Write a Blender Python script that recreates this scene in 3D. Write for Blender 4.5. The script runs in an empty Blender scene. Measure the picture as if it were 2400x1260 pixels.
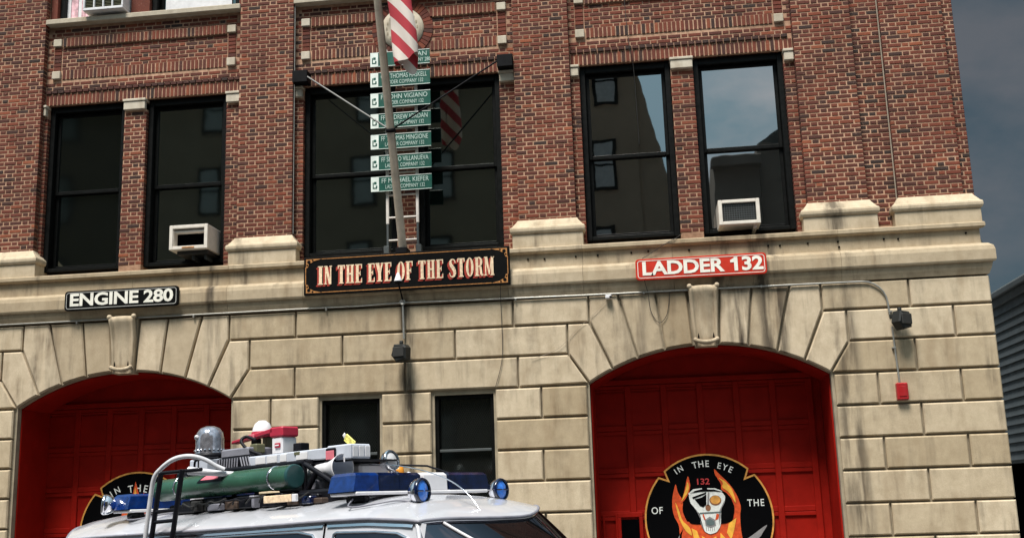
import bpy, math, random
from mathutils import Vector, Matrix
random.seed(7)
R = math.radians
S = bpy.context.scene
COL = S.collection

# ------------------------------------------------------------------ camera
cam = bpy.data.cameras.new('camera')
cam.sensor_width = 36.0
cam.lens = 39.0
cam.clip_end = 2000.0
co = bpy.data.objects.new('camera', cam)
COL.objects.link(co)
S.camera = co
pi_, ro_, ya_ = 0.205979, -0.03204, -0.116729
F = Vector((math.sin(ya_)*math.cos(pi_), math.cos(ya_)*math.cos(pi_), math.sin(pi_)))
Rt = Vector((math.cos(ya_), -math.sin(ya_), 0))
U = Rt.cross(F)
r2 = Rt*math.cos(ro_) + U*math.sin(ro_)
u2 = U*math.cos(ro_) - Rt*math.sin(ro_)
CAM = Vector((3.55695, -16.3, 1.95))
co.matrix_world = Matrix(((r2.x, u2.x, -F.x, CAM.x), (r2.y, u2.y, -F.y, CAM.y), (r2.z, u2.z, -F.z, CAM.z), (0, 0, 0, 1)))

# ------------------------------------------------------------------ light
SUN_EL, SUN_AZ = R(63), R(198)          # azimuth clockwise from +Y
sd = Vector((math.sin(SUN_AZ)*math.cos(SUN_EL), math.cos(SUN_AZ)*math.cos(SUN_EL), math.sin(SUN_EL)))
sl = bpy.data.lights.new('sun', 'SUN')
sl.energy = 1.5
sl.angle = R(20)
sl.color = (1.0, 0.955, 0.89)
so = bpy.data.objects.new('sun', sl)
COL.objects.link(so)
so.rotation_euler = (-sd).to_track_quat('-Z', 'Y').to_euler()
so.location = sd*60

W = bpy.data.worlds.new('World')
S.world = W
W.use_nodes = True
nt = W.node_tree
nt.nodes.clear()
def wn(t, **k):
    n = nt.nodes.new(t)
    for a, b in k.items(): setattr(n, a, b)
    return n
def wl(a, b): nt.links.new(a, b)
tc = wn('ShaderNodeTexCoord')
sky = wn('ShaderNodeTexSky', sky_type='NISHITA', sun_disc=False, sun_elevation=SUN_EL, sun_rotation=SUN_AZ)
bg1 = wn('ShaderNodeBackground'); bg1.inputs[1].default_value = 0.03
wl(sky.outputs[0], bg1.inputs[0])
mp = wn('ShaderNodeMapping'); mp.inputs['Scale'].default_value = (1.0, 1.0, 1.9); mp.inputs['Location'].default_value = (0.4, 2.3, 0.72)
wl(tc.outputs['Generated'], mp.inputs[0])
nz = wn('ShaderNodeTexNoise'); nz.inputs['Scale'].default_value = 4.2; nz.inputs['Detail'].default_value = 7; nz.inputs['Roughness'].default_value = 0.56
wl(mp.outputs[0], nz.inputs['Vector'])
cr = wn('ShaderNodeValToRGB')
cr.color_ramp.elements[0].position = 0.47; cr.color_ramp.elements[0].color = (0.0108, 0.0170, 0.0200, 1)
cr.color_ramp.elements[1].position = 0.66; cr.color_ramp.elements[1].color = (0.0255, 0.0265, 0.0275, 1)
wl(nz.outputs[0], cr.inputs[0])
dot = wn('ShaderNodeVectorMath', operation='DOT_PRODUCT'); dot.inputs[1].default_value = sd
wl(tc.outputs['Generated'], dot.inputs[0])
mr = wn('ShaderNodeMapRange', interpolation_type='SMOOTHSTEP'); mr.inputs[1].default_value = 0.0; mr.inputs[2].default_value = 1.0; mr.inputs[3].default_value = 1.0; mr.inputs[4].default_value = 11.5
wl(dot.outputs['Value'], mr.inputs[0])
vm = wn('ShaderNodeVectorMath', operation='SCALE')
wl(cr.outputs[0], vm.inputs[0]); wl(mr.outputs[0], vm.inputs['Scale'])
bg2 = wn('ShaderNodeBackground'); bg2.inputs[1].default_value = 1.0
wl(vm.outputs[0], bg2.inputs[0])
mx = wn('ShaderNodeMixShader'); mx.inputs[0].default_value = 0.92
wl(bg1.outputs[0], mx.inputs[1]); wl(bg2.outputs[0], mx.inputs[2])
wo = wn('ShaderNodeOutputWorld'); wl(mx.outputs[0], wo.inputs[0])
S.view_settings.view_transform = 'Standard'
S.view_settings.look = 'None'
S.view_settings.gamma = 1.0
S.view_settings.use_curve_mapping = False
S.view_settings.exposure = 2.1

# ------------------------------------------------------------------ materials
class N:
    """small node-tree writer"""
    def __init__(s, name):
        s.m = bpy.data.materials.new(name); s.m.use_nodes = True
        s.t = s.m.node_tree; s.t.nodes.clear()
        s.out = s.n('ShaderNodeOutputMaterial'); s.b = s.n('ShaderNodeBsdfPrincipled')
        s.l(s.b.outputs[0], s.out.inputs[0])
    def n(s, t, **k):
        q = s.t.nodes.new(t)
        for a, b in k.items(): setattr(q, a, b)
        return q
    def l(s, a, b): s.t.links.new(a, b)
    def pos(s, scale=(1, 1, 1)):
        g = s.n('ShaderNodeNewGeometry'); m = s.n('ShaderNodeMapping'); m.inputs['Scale'].default_value = scale
        s.l(g.outputs['Position'], m.inputs[0]); return m.outputs[0]
    def opos(s, scale=(1, 1, 1)):
        g = s.n('ShaderNodeTexCoord'); m = s.n('ShaderNodeMapping'); m.inputs['Scale'].default_value = scale
        s.l(g.outputs['Object'], m.inputs[0]); return m.outputs[0]
    def noise(s, vec, scale, detail=4, rough=0.55):
        q = s.n('ShaderNodeTexNoise'); q.inputs['Scale'].default_value = scale; q.inputs['Detail'].default_value = detail; q.inputs['Roughness'].default_value = rough
        s.l(vec, q.inputs['Vector']); return q.outputs[0]
    def ramp(s, f, *el):
        q = s.n('ShaderNodeValToRGB'); e = q.color_ramp.elements
        while len(e) < len(el): e.new(0.5)
        for i, (p, c) in enumerate(el):
            e[i].position = p; e[i].color = (*c, 1) if len(c) == 3 else c
        s.l(f, q.inputs[0]); return q.outputs[0]
    def mix(s, f, a, b, mode='MIX'):
        q = s.n('ShaderNodeMix', data_type='RGBA', blend_type=mode)
        for v, i in ((f, 0), (a, 6), (b, 7)):
            if hasattr(v, 'links') or hasattr(v, 'is_linked'): s.l(v, q.inputs[i])
            else: q.inputs[i].default_value = v if i == 0 else (*v, 1)
        return q.outputs[2]
    def attr(s, name):
        q = s.n('ShaderNodeAttribute'); q.attribute_name = name; return q.outputs['Fac']
    def bump(s, h, st=0.3, d=0.01):
        q = s.n('ShaderNodeBump'); q.inputs['Strength'].default_value = st; q.inputs['Distance'].default_value = d
        s.l(h, q.inputs['Height']); s.l(q.outputs[0], s.b.inputs['Normal'])
    def set(s, col=None, rough=None, metal=None, **k):
        for v, nm in ((col, 'Base Color'), (rough, 'Roughness'), (metal, 'Metallic')):
            if v is None: continue
            if hasattr(v, 'is_linked'): s.l(v, s.b.inputs[nm])
            else: s.b.inputs[nm].default_value = (*v, 1) if nm == 'Base Color' else v
        for a, b in k.items(): s.b.inputs[a.replace('_', ' ')].default_value = b
        return s.m

M = {}
def plain(name, col, rough=0.5, metal=0.0, var=0.12, scale=9.0, bump=0.0, **k):
    q = N(name); v = q.pos(); f = q.noise(v, scale, 5)
    c = q.ramp(f, (0.3, tuple(x*(1-var) for x in col)), (0.7, tuple(min(1, x*(1+var)) for x in col)))
    r = q.ramp(q.noise(v, scale*1.7, 3), (0.3, (max(0, rough-0.08),)*3), (0.7, (min(1, rough+0.1),)*3))
    if bump: q.bump(q.noise(v, scale*6, 3), bump, 0.004)
    M[name] = q.set(c, r, metal, **k); return M[name]

# brick: tone attribute picks the firing colour of each brick, with some recess shade painted in
q = N('brick'); v = q.pos()
t = q.attr('tone')
c = q.ramp(t, (0.0, (0.034, 0.017, 0.013)), (0.14, (0.068, 0.019, 0.012)), (0.42, (0.132, 0.028, 0.0135)), (0.75, (0.180, 0.040, 0.017)), (1.0, (0.28, 0.078, 0.032)))
g = q.noise(v, 55, 4, 0.7)
c = q.mix(0.55, c, q.ramp(g, (0.3, (0.45, 0.42, 0.42)), (0.7, (1.25, 1.2, 1.15))), 'MULTIPLY')
big = q.noise(v, 0.9, 5, 0.6)
c = q.mix(0.6, c, q.ramp(big, (0.36, (0.45, 0.40, 0.38)), (0.60, (1.15, 1.12, 1.08))), 'MULTIPLY')
lime = q.ramp(q.noise(v, 26, 3, 0.7), (0.63, (0, 0, 0)), (0.76, (1, 1, 1)))
c = q.mix(lime, c, (0.30, 0.17, 0.12))
q.bump(g, 0.5, 0.004); M['brick'] = q.set(c, 0.88)
q = N('mortar'); v = q.pos()
c = q.ramp(q.noise(v, 14, 5), (0.3, (0.29, 0.172, 0.108)), (0.7, (0.53, 0.340, 0.228)))
c = q.mix(0.75, c, q.ramp(q.noise(v, 0.8, 5, 0.6), (0.36, (0.50, 0.42, 0.38)), (0.6, (1.1, 1.05, 1.02))), 'MULTIPLY')
q.bump(q.noise(v, 90, 3), 0.4, 0.003); M['mortar'] = q.set(c, 0.95)

def stone(name, hi, lo, streak=0.5, stains_and_shade=()):
    q = N(name); v = q.pos()
    tone = q.attr('tone')
    c = q.mix(tone, lo, hi)
    gr = q.noise(v, 7, 6, 0.65)
    c = q.mix(0.5, c, q.ramp(gr, (0.3, (0.70, 0.66, 0.60)), (0.7, (1.12, 1.12, 1.12))), 'MULTIPLY')
    fine = q.noise(v, 120, 2)
    c = q.mix(0.35, c, q.ramp(fine, (0.35, (0.72, 0.70, 0.68)), (0.65, (1.15, 1.15, 1.15))), 'MULTIPLY')
    # rain streaks: noise stretched along the height of the wall
    st = q.ramp(q.noise(q.pos((3.2, 3.2, 0.35)), 2.2, 5, 0.6), (0.50, (0, 0, 0)), (0.70, (1, 1, 1)))
    st2 = q.noise(v, 2.6, 4)
    fac = q.mix(1.0, st, q.ramp(st2, (0.38, (0, 0, 0)), (0.66, (1, 1, 1))), 'MULTIPLY')
    fac = q.mix(1.0, fac, (streak,)*3, 'MULTIPLY')
    c = q.mix(fac, c, (0.080, 0.058, 0.036))
    if stains_and_shade:
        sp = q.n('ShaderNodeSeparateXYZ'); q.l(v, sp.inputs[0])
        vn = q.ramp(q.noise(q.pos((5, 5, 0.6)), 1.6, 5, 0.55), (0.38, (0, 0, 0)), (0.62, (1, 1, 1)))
        for x0, w_, amt in stains_and_shade:
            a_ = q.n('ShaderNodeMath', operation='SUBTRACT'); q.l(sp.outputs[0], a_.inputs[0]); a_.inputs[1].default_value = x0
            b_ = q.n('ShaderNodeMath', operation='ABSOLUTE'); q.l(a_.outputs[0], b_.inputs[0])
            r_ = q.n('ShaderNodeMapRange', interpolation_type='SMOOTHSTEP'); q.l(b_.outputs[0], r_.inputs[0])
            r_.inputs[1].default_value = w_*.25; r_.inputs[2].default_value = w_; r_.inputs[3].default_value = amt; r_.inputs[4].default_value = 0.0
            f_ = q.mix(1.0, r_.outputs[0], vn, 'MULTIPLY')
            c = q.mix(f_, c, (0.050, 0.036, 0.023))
    rust = q.ramp(q.noise(q.pos((2, 2, 0.7)), 1.9, 4), (0.52, (0, 0, 0)), (0.78, (0.5, 0.5, 0.5)))
    c = q.mix(rust, c, (0.22, 0.145, 0.075))
    q.bump(q.mix(0.5, gr, fine), 0.25, 0.006)
    M[name] = q.set(c, 0.9); return M[name]
stone('limestone', (0.580, 0.480, 0.342), (0.375, 0.290, 0.180), 0.6, ((.06, .16, 1.0), (-.03, .10, .6), (6.42, .25, .8), (-2.62, .12, .5)))  # bands at the drop pipe: staining with the pipe's shade painted in
stone('belt_limestone', (0.49, 0.402, 0.282), (0.35, 0.270, 0.170), 0.8, ((-3.02, .11, .9), (-3.3, .09, .5), (4.75, .30, .8), (5.35, .30, .9), (.05, .25, .7)))
stone('voussoir_limestone', (0.60, 0.495, 0.355), (0.31, 0.236, 0.145), 0.8, ((4.95, .22, 1.0), (5.45, .32, .95), (3.45, .25, .5), (-3.0, .18, .6), (-5.55, .2, .4), (4.46, .3, .35), (-4.43, .2, .2)))
stone('trim_stone', (0.60, 0.54, 0.44), (0.44, 0.38, 0.29), 0.25)
plain('joint_mortar', (0.30, 0.25, 0.175), 0.95, var=0.25, scale=5)

plain('black_frame', (0.004, 0.0043, 0.004), 0.45, var=0.3, Specular_IOR_Level=0.12)
def glass(name, fac, tint=(0.9, 0.95, 0.95), rough=0.015, base=(0.002, 0.0025, 0.0025)):
    q = N(name)
    q.t.nodes.remove(q.b)
    d = q.n('ShaderNodeBsdfDiffuse'); d.inputs[0].default_value = (*base, 1)
    g = q.n('ShaderNodeBsdfGlossy'); g.inputs[0].default_value = (*tint, 1); g.inputs['Roughness'].default_value = rough
    v = q.pos(); b = q.n('ShaderNodeBump'); b.inputs['Strength'].default_value = 0.05; b.inputs['Distance'].default_value = 0.02
    q.l(q.noise(v, 1.3, 2), b.inputs['Height']); q.l(b.outputs[0], g.inputs['Normal'])
    m = q.n('ShaderNodeMixShader'); m.inputs[0].default_value = fac
    q.l(d.outputs[0], m.inputs[1]); q.l(g.outputs[0], m.inputs[2]); q.l(m.outputs[0], q.out.inputs[0])
    M[name] = q.m
glass('window_glass', 0.36, (0.95, 0.93, 0.92)); glass('screened_glass', 0.10, (0.75, 0.85, 0.75), 0.06); glass('dim_glass', 0.21, (0.85, 0.95, 0.88), 0.035)
glass('car_glass', 0.14, (0.75, 0.75, 0.9), 0.03)
q = N('red_door'); v = q.pos()
c = q.ramp(q.noise(v, 3.5, 6, 0.65), (0.3, (0.24, 0.0066, 0.0027)), (0.7, (0.34, 0.0100, 0.0044)))
c = q.mix(q.ramp(q.noise(v, 30, 4), (0.62, (0, 0, 0)), (0.8, (0.5, 0.5, 0.5))), c, (0.16, 0.012, 0.008))
q.bump(q.noise(v, 70, 3), 0.15, 0.003); M['red_door'] = q.set(c, 0.6, Specular_IOR_Level=0.12)
plain('red_sign', (0.50, 0.030, 0.014), 0.5, Specular_IOR_Level=0.2)
plain('sign_white', (0.78, 0.75, 0.66), 0.5)
plain('sign_black', (0.003, 0.003, 0.003), 0.5, Specular_IOR_Level=0.1)
plain('sign_grey', (0.42, 0.41, 0.38), 0.5)
plain('sign_cream', (0.80, 0.60, 0.40), 0.55, var=0.25, scale=30)
plain('sign_shadow_red', (0.36, 0.030, 0.014), 0.5)
plain('sign_orange', (0.40, 0.17, 0.045), 0.5, var=0.4, scale=22)
plain('street_green', (0.004, 0.075, 0.052), 0.4)
plain('street_white', (0.72, 0.78, 0.72), 0.45); plain('street_letters', (0.46, 0.58, 0.52), 0.5)
plain('ladder_white', (0.66, 0.60, 0.54), 0.55)
plain('dark_iron', (0.005, 0.005, 0.006), 0.6, var=0.3, Specular_IOR_Level=0.1)
plain('lead_grey', (0.05, 0.058, 0.058), 0.6); plain('mesh_wire', (0.022, 0.024, 0.022), 0.7, Specular_IOR_Level=0.1)
plain('galvanised', (0.34, 0.33, 0.30), 0.4, 0.6)
plain('stay_grey', (0.17, 0.165, 0.155), 0.55); plain('pole_paint', (0.50, 0.42, 0.33), 0.3, var=0.18, scale=5)
plain('cable_black', (0.02, 0.018, 0.015), 0.6)
plain('cable_light', (0.30, 0.25, 0.19), 0.6)
plain('alarm_red', (0.34, 0.010, 0.012), 0.4)
plain('ac_cream', (0.68, 0.62, 0.54), 0.5, var=0.1)
plain('ac_white', (0.68, 0.67, 0.68), 0.45)
plain('ac_dark', (0.020, 0.019, 0.017), 0.6)
plain('curtain_pink', (0.70, 0.42, 0.46), 0.9, var=0.5, scale=11)
plain('flood_grey', (0.020, 0.021, 0.020), 0.5, Specular_IOR_Level=0.2)
plain('clapboard', (0.075, 0.090, 0.098), 0.6, var=0.12, scale=2)
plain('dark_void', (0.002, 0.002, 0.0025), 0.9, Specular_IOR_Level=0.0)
plain('asphalt', (0.05, 0.05, 0.052), 0.9, var=0.25, scale=3, bump=0.4)
plain('concrete', (0.13, 0.127, 0.118), 0.9, var=0.15, scale=2.5, bump=0.3)
plain('render_tan', (0.30, 0.255, 0.185), 0.9, var=0.12, scale=0.8)
plain('render_grey', (0.20, 0.19, 0.165), 0.9, var=0.12, scale=0.8)
plain('roof_felt', (0.10, 0.11, 0.105), 0.9)
plain('far_window', (0.40, 0.46, 0.47), 0.4)
# emblem paints
plain('paint_black', (0.002, 0.002, 0.0025), 0.7, Specular_IOR_Level=0.03); plain('paint_gold', (0.62, 0.29, 0.06), 0.5, var=0.3, scale=12)
plain('paint_white', (0.72, 0.74, 0.70), 0.55, var=0.15, scale=25); plain('paint_orange', (0.62, 0.075, 0.012), 0.5, var=0.3, scale=14)
plain('paint_yellow', (0.82, 0.42, 0.05), 0.5, var=0.2, scale=14); plain('paint_brown', (0.26, 0.11, 0.05), 0.6); plain('dull_brown', (0.05, 0.03, 0.02), 0.7); plain('paint_grey', (0.24, 0.23, 0.23), 0.6)
plain('paint_crimson', (0.40, 0.03, 0.03), 0.5); plain('paint_teal', (0.10, 0.14, 0.14), 0.6)
# car
plain('car_white', (0.50, 0.505, 0.54), 0.20, var=0.03, scale=3, Coat_Weight=0.6, Coat_Roughness=0.06)
plain('chrome', (0.72, 0.72, 0.76), 0.08, 1.0, var=0.05)
plain('black_metal', (0.004, 0.004, 0.007), 0.5, var=0.3, Specular_IOR_Level=0.2)
plain('tube_green', (0.022, 0.082, 0.048), 0.30, var=0.3, scale=5, Coat_Weight=0.3)
plain('tube_end', (0.014, 0.060, 0.062), 0.35)
plain('blue_lens', (0.003, 0.024, 0.14), 0.10, var=0.4, scale=16, Coat_Weight=0.7)
plain('blue_lens_dark', (0.002, 0.007, 0.036), 0.10, var=0.5, scale=14, Coat_Weight=0.7)
plain('blue_lamp', (0.05, 0.22, 0.85), 0.12, var=0.35, scale=34, Coat_Weight=0.5)
plain('grey_box', (0.50, 0.53, 0.60), 0.45, var=0.08)
plain('mid_grey', (0.20, 0.20, 0.235), 0.5, var=0.2)
plain('hoop_white', (0.58, 0.58, 0.61), 0.35, var=0.15); plain('white_plastic', (0.72, 0.71, 0.73), 0.35, var=0.05)
plain('crimson', (0.40, 0.018, 0.045), 0.45); plain('pink_label', (0.62, 0.16, 0.20), 0.5)
plain('amber', (0.65, 0.25, 0.02), 0.3); plain('yellow_tag', (0.72, 0.62, 0.16), 0.5, var=0.5, scale=60)
plain('beacon_glass', (0.42, 0.42, 0.47), 0.12, 0.75, var=0.35, scale=24)
plain('tyre', (0.015, 0.015, 0.015), 0.85); plain('olive', (0.10, 0.10, 0.05), 0.6); plain('headlight_glass', (0.6, 0.6, 0.62), 0.1)
q = N('flag_cloth')
a = q.n('ShaderNodeAttribute'); a.attribute_name = 'tone'
c = q.ramp(a.outputs['Fac'], (0.0, (0.50, 0.045, 0.06)), (0.49, (0.52, 0.05, 0.065)), (0.51, (0.78, 0.68, 0.60)), (1.0, (0.80, 0.70, 0.62)))
q.bump(q.noise(q.pos(), 60, 2), 0.2, 0.002); M['flag_cloth'] = q.set(c, 0.85)

# ------------------------------------------------------------------ mesh builder
class MB:
    def __init__(s): s.v = []; s.f = []; s.mi = []; s.sm = []; s.tone = []; s.mats = []; s.vt = None
    def mat(s, name):
        if name not in s.mats: s.mats.append(name)
        return s.mats.index(name)
    def add(s, vs, fs, m, tone=0.5, smooth=False):
        o = len(s.v); s.v += [tuple(p) for p in vs]; k = s.mat(m)
        s.tone += [tone]*len(vs)
        for f in fs: s.f.append(tuple(i+o for i in f)); s.mi.append(k); s.sm.append(smooth)
        return s
    def box(s, x0, x1, y0, y1, z0, z1, m, tone=0.5):
        return s.add([(x0,y0,z0),(x1,y0,z0),(x1,y1,z0),(x0,y1,z0),(x0,y0,z1),(x1,y0,z1),(x1,y1,z1),(x0,y1,z1)],
              [(0,1,5,4),(1,2,6,5),(2,3,7,6),(3,0,4,7),(4,5,6,7),(3,2,1,0)], m, tone)
    def bbox(s, x0, x1, y0, y1, z0, z1, m, b=0.006, tone=0.5):
        """box whose twelve edges are chamfered"""
        b = min(b, (x1-x0)*.4, (y1-y0)*.4, (z1-z0)*.4)
        vs = []; idx = {}
        for i, (x, sx) in enumerate(((x0,1),(x1,-1))):
            for j, (y, sy) in enumerate(((y0,1),(y1,-1))):
                for k, (z, sz) in enumerate(((z0,1),(z1,-1))):
                    for ax in range(3):
                        p = [x+sx*b, y+sy*b, z+sz*b]; p[ax] = (x,y,z)[ax]
                        idx[(i,j,k,ax)] = len(vs); vs.append(p)
        fs = []
        I = lambda i,j,k,a: idx[(i,j,k,a)]
        for e in (0,1):
            q0 = [I(e,0,0,0),I(e,1,0,0),I(e,1,1,0),I(e,0,1,0)]; fs.append(q0[::-1] if e == 0 else q0)
            q0 = [I(0,e,0,1),I(1,e,0,1),I(1,e,1,1),I(0,e,1,1)]; fs.append(q0 if e == 0 else q0[::-1])
            q0 = [I(0,0,e,2),I(1,0,e,2),I(1,1,e,2),I(0,1,e,2)]; fs.append(q0[::-1] if e == 0 else q0)
        for a in (0,1):
            for b2 in (0,1):
                fs.append([I(0,a,b2,1),I(0,a,b2,2),I(1,a,b2,2),I(1,a,b2,1)])
                fs.append([I(a,0,b2,0),I(a,0,b2,2),I(a,1,b2,2),I(a,1,b2,0)])
                fs.append([I(a,b2,0,0),I(a,b2,0,1),I(a,b2,1,1),I(a,b2,1,0)])
                for c2 in (0,1): fs.append([I(a,b2,c2,0),I(a,b2,c2,1),I(a,b2,c2,2)])
        s.add(vs, fs, m, tone); s.fix = True; return s
    def prism(s, pts, y0, y1, m, ch=0.0, tone=0.5, back=True):
        """polygon in x,z (counter-clockwise) pushed from y0 (front) to y1; ch = chamfer round the front"""
        n = len(pts); vs = []; fs = []
        if ch:
            ins = inset(pts, ch)
            vs += [(x,y0,z) for x,z in ins]; fs.append(tuple(range(n)))
            vs += [(x,y0+ch,z) for x,z in pts]; fs += [(i,i+n,(i+1)%n+n,(i+1)%n) for i in range(n)]; o = n
        else:
            vs += [(x,y0,z) for x,z in pts]; fs.append(tuple(range(n))); o = 0
        vs += [(x,y1,z) for x,z in pts]
        k = o+n
        fs += [(o+i,k+i,k+(i+1)%n,o+(i+1)%n) for i in range(n)]
        if back: fs.append(tuple(k+i for i in range(n))[::-1])
        return s.add(vs, fs, m, tone)
    def sheet(s, pts, y, m, tone=0.5):
        return s.add([(x,y,z) for x,z in pts], [tuple(range(len(pts)))], m, tone)
    def tube(s, pts, r, m, n=10, cap=True, smooth=True, r2=None):
        P = [Vector(p) for p in pts]; vs = []; fs = []
        up = None
        for i, p in enumerate(P):
            d = (P[min(i+1, len(P)-1)]-P[max(i-1, 0)]).normalized()
            if up is None: up = Vector((0,0,1)) if abs(d.z) < 0.9 else Vector((0,1,0))
            a = d.cross(up).normalized(); b = a.cross(d); up = b
            rr = r if r2 is None else r+(r2-r)*i/(len(P)-1)
            for k in range(n):
                t = 2*math.pi*k/n; vs.append(p+a*(math.cos(t)*rr)+b*(math.sin(t)*rr))
        for i in range(len(P)-1):
            for k in range(n): fs.append((i*n+k, i*n+(k+1)%n, (i+1)*n+(k+1)%n, (i+1)*n+k))
        s.add(vs, fs, m, smooth=smooth)
        if cap:
            o = len(vs); s.add(vs[:n], [tuple(range(n))[::-1]], m); s.add(vs[-n:], [tuple(range(n))], m)
        return s
    def lathe(s, prof, o, ax, m, n=24, smooth=True):
        """profile of (radius, distance along axis)"""
        o = Vector(o); d = Vector(ax).normalized(); u = d.orthogonal().normalized(); w = d.cross(u)
        vs = []; fs = []
        for r, h in prof:
            for k in range(n):
                t = 2*math.pi*k/n; vs.append(o+d*h+(u*math.cos(t)+w*math.sin(t))*r)
        for i in range(len(prof)-1):
            for k in range(n): fs.append((i*n+k, i*n+(k+1)%n, (i+1)*n+(k+1)%n, (i+1)*n+k))
        return s.add(vs, fs, m, smooth=smooth)
    def xform(s, mat):
        s.v = [tuple(mat @ Vector(p)) for p in s.v]; return s
    def text(s, body, size, m, loc, sx=1.0, bold=0.0, depth=0.004, rot=0.0, align='CENTER', spacing=1.0, y=None):
        """lettering in the x,z plane facing -y; loc = (x, y, z) of the middle of the line"""
        cu = bpy.data.curves.new('lettering', 'FONT'); cu.body = body; cu.size = 1.0; cu.extrude = 0.0
        cu.offset = bold; cu.align_x = align; cu.align_y = 'CENTER'; cu.space_character = spacing; cu.resolution_u = 3
        ob = bpy.data.objects.new('lettering', cu); COL.objects.link(ob)
        dg = bpy.context.evaluated_depsgraph_get(); e = ob.evaluated_get(dg); me = e.to_mesh()
        k = size/0.73; ca, sa = math.cos(rot), math.sin(rot)
        vs = []
        for p in me.vertices:
            a, b = p.co.x*k*sx, p.co.y*k
            vs.append((loc[0]+a*ca-b*sa, loc[1], loc[2]+a*sa+b*ca))
        fs = [tuple(f.vertices) for f in me.polygons]
        e.to_mesh_clear(); COL.objects.unlink(ob); bpy.data.objects.remove(ob); bpy.data.curves.remove(cu)
        s.add(vs, fs, m); return s
    def build(s, name, parent=None, loc=None):
        me = bpy.data.meshes.new(name); me.from_pydata(s.v, [], s.f)
        for n in s.mats: me.materials.append(M[n])
        me.polygons.foreach_set('material_index', s.mi); me.polygons.foreach_set('use_smooth', s.sm)
        at = me.attributes.new('tone', 'FLOAT', 'POINT'); at.data.foreach_set('value', s.tone)
        if getattr(s, 'fix', False):
            import bmesh
            bm = bmesh.new(); bm.from_mesh(me); bmesh.ops.recalc_face_normals(bm, faces=bm.faces); bm.to_mesh(me); bm.free()
        me.update()
        ob = bpy.data.objects.new(name, me); COL.objects.link(ob)
        if parent: ob.parent = parent
        if loc: ob.location = loc
        return ob
def inset(pts, d):
    n = len(pts); out = []
    for i in range(n):
        a, p, b = Vector(pts[i-1]), Vector(pts[i]), Vector(pts[(i+1)%n])
        e1 = (p-a).normalized(); e2 = (b-p).normalized()
        n1 = Vector((-e1.y, e1.x)); n2 = Vector((-e2.y, e2.x))
        k = n1+n2; k = k*(1/max(0.25, 1+n1.dot(n2)))
        out.append((p.x+k.x*d, p.y+k.y*d))
    return out
def thing(name, label, cat, loc=(0,0,0), group=None):
    o = bpy.data.objects.new(name, None); COL.objects.link(o); o.location = loc; o.empty_display_size = 0.2
    return tag(o, label, cat, group)
def tag(o, label, cat, group=None, kind=None):
    o['label'] = label; o['category'] = cat
    if group: o['group'] = group
    if kind: o['kind'] = kind
    return o
def struct(o): o['kind'] = 'structure'; return o
def arc(cx, cz, r, a0, a1, n, rz=None):
    return [(cx+r*math.cos(R(a0+(a1-a0)*i/n)), cz+(rz or r)*math.sin(R(a0+(a1-a0)*i/n))) for i in range(n+1)]
def rrect(x0, x1, z0, z1, r, n=4):
    return arc(x1-r, z0+r, r, -90, 0, n)+arc(x1-r, z1-r, r, 0, 90, n)+arc(x0+r, z1-r, r, 90, 180, n)+arc(x0+r, z0+r, r, 180, 270, n)

# ================================================================== setting
def flat(name, x0, x1, y0, y1, z0, z1, m):
    return struct(MB().box(x0, x1, y0, y1, z0, z1, m).build(name))
flat('ground', -300, 300, -300, 300, -1.0, -0.16, 'concrete')
flat('road', -300, 300, -17.2, -4.6, -0.156, -0.14, 'asphalt')
flat('near_pavement', -300, 300, -4.6, 5.0, -0.152, 0.0, 'concrete')
flat('far_pavement', -300, 300, -21.6, -17.2, -0.152, 0.0, 'concrete')

# ================================================================== fire station
fs = thing('fire_station', 'red brick fire station above a tan limestone ground floor with two red arched garage doors', 'fire station')
def part(mb, name): return mb.build(name, fs)

MEDC = (-0.02, 9.45)
PIL = [(-6.98, -6.08), (-2.70, -1.80), (1.77, 2.65), (6.08, 6.95), (7.38, 8.30)]   # brick piers
BAY = [(-6.08, -2.70), (-1.80, 1.77), (2.65, 6.08)]
WIN = [(-6.02, -4.69), (-4.31, -2.95), (-1.66, -0.15), (0.19, 1.52), (2.79, 4.20), (4.55, 5.92)]
CO, PER, TOP = 0.0677, 0.3175, 12.48
ZB, WB, WT = 5.66, 5.79, 8.60           # belt top, window bottom, window top

# mortar-coloured backing that shows in the brick joints
wb = MB()
e = 0.006
for a, b in PIL: wb.box(a+e, b-e, e, 0.5, 5.60, 12.5, 'mortar')
wb.box(-8.6, -6.99, .126, .5, 5.6, 12.5, 'mortar')
wb.box(6.955, 7.375, .126, .5, 5.6, 12.5, 'mortar')
wb.box(8.306, 8.474, .106, .5, 5.6, 12.5, 'mortar')
for a, b in BAY:
    wb.box(a+.001, b-.001, .126, .5, WT+.01, 9.99, 'mortar')
for (a, b), ws in zip(BAY, ((0, 1), (2, 3), (4, 5))):
    e0, e1 = WIN[ws[0]], WIN[ws[1]]
    wb.box(a+.001, e0[0]-.006, .126, .52, 5.6, WT+.009, 'mortar'); wb.box(e0[1]+.006, e1[0]-.006, .126, .52, 5.6, WT+.009, 'mortar'); wb.box(e1[1]+.006, b-.001, .126, .52, 5.6, WT+.009, 'mortar')
wb.box(-8.6, 8.47, .501, 12.0, 5.6, 12.5, 'mortar')
part(wb, 'brick_backing')

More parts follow.
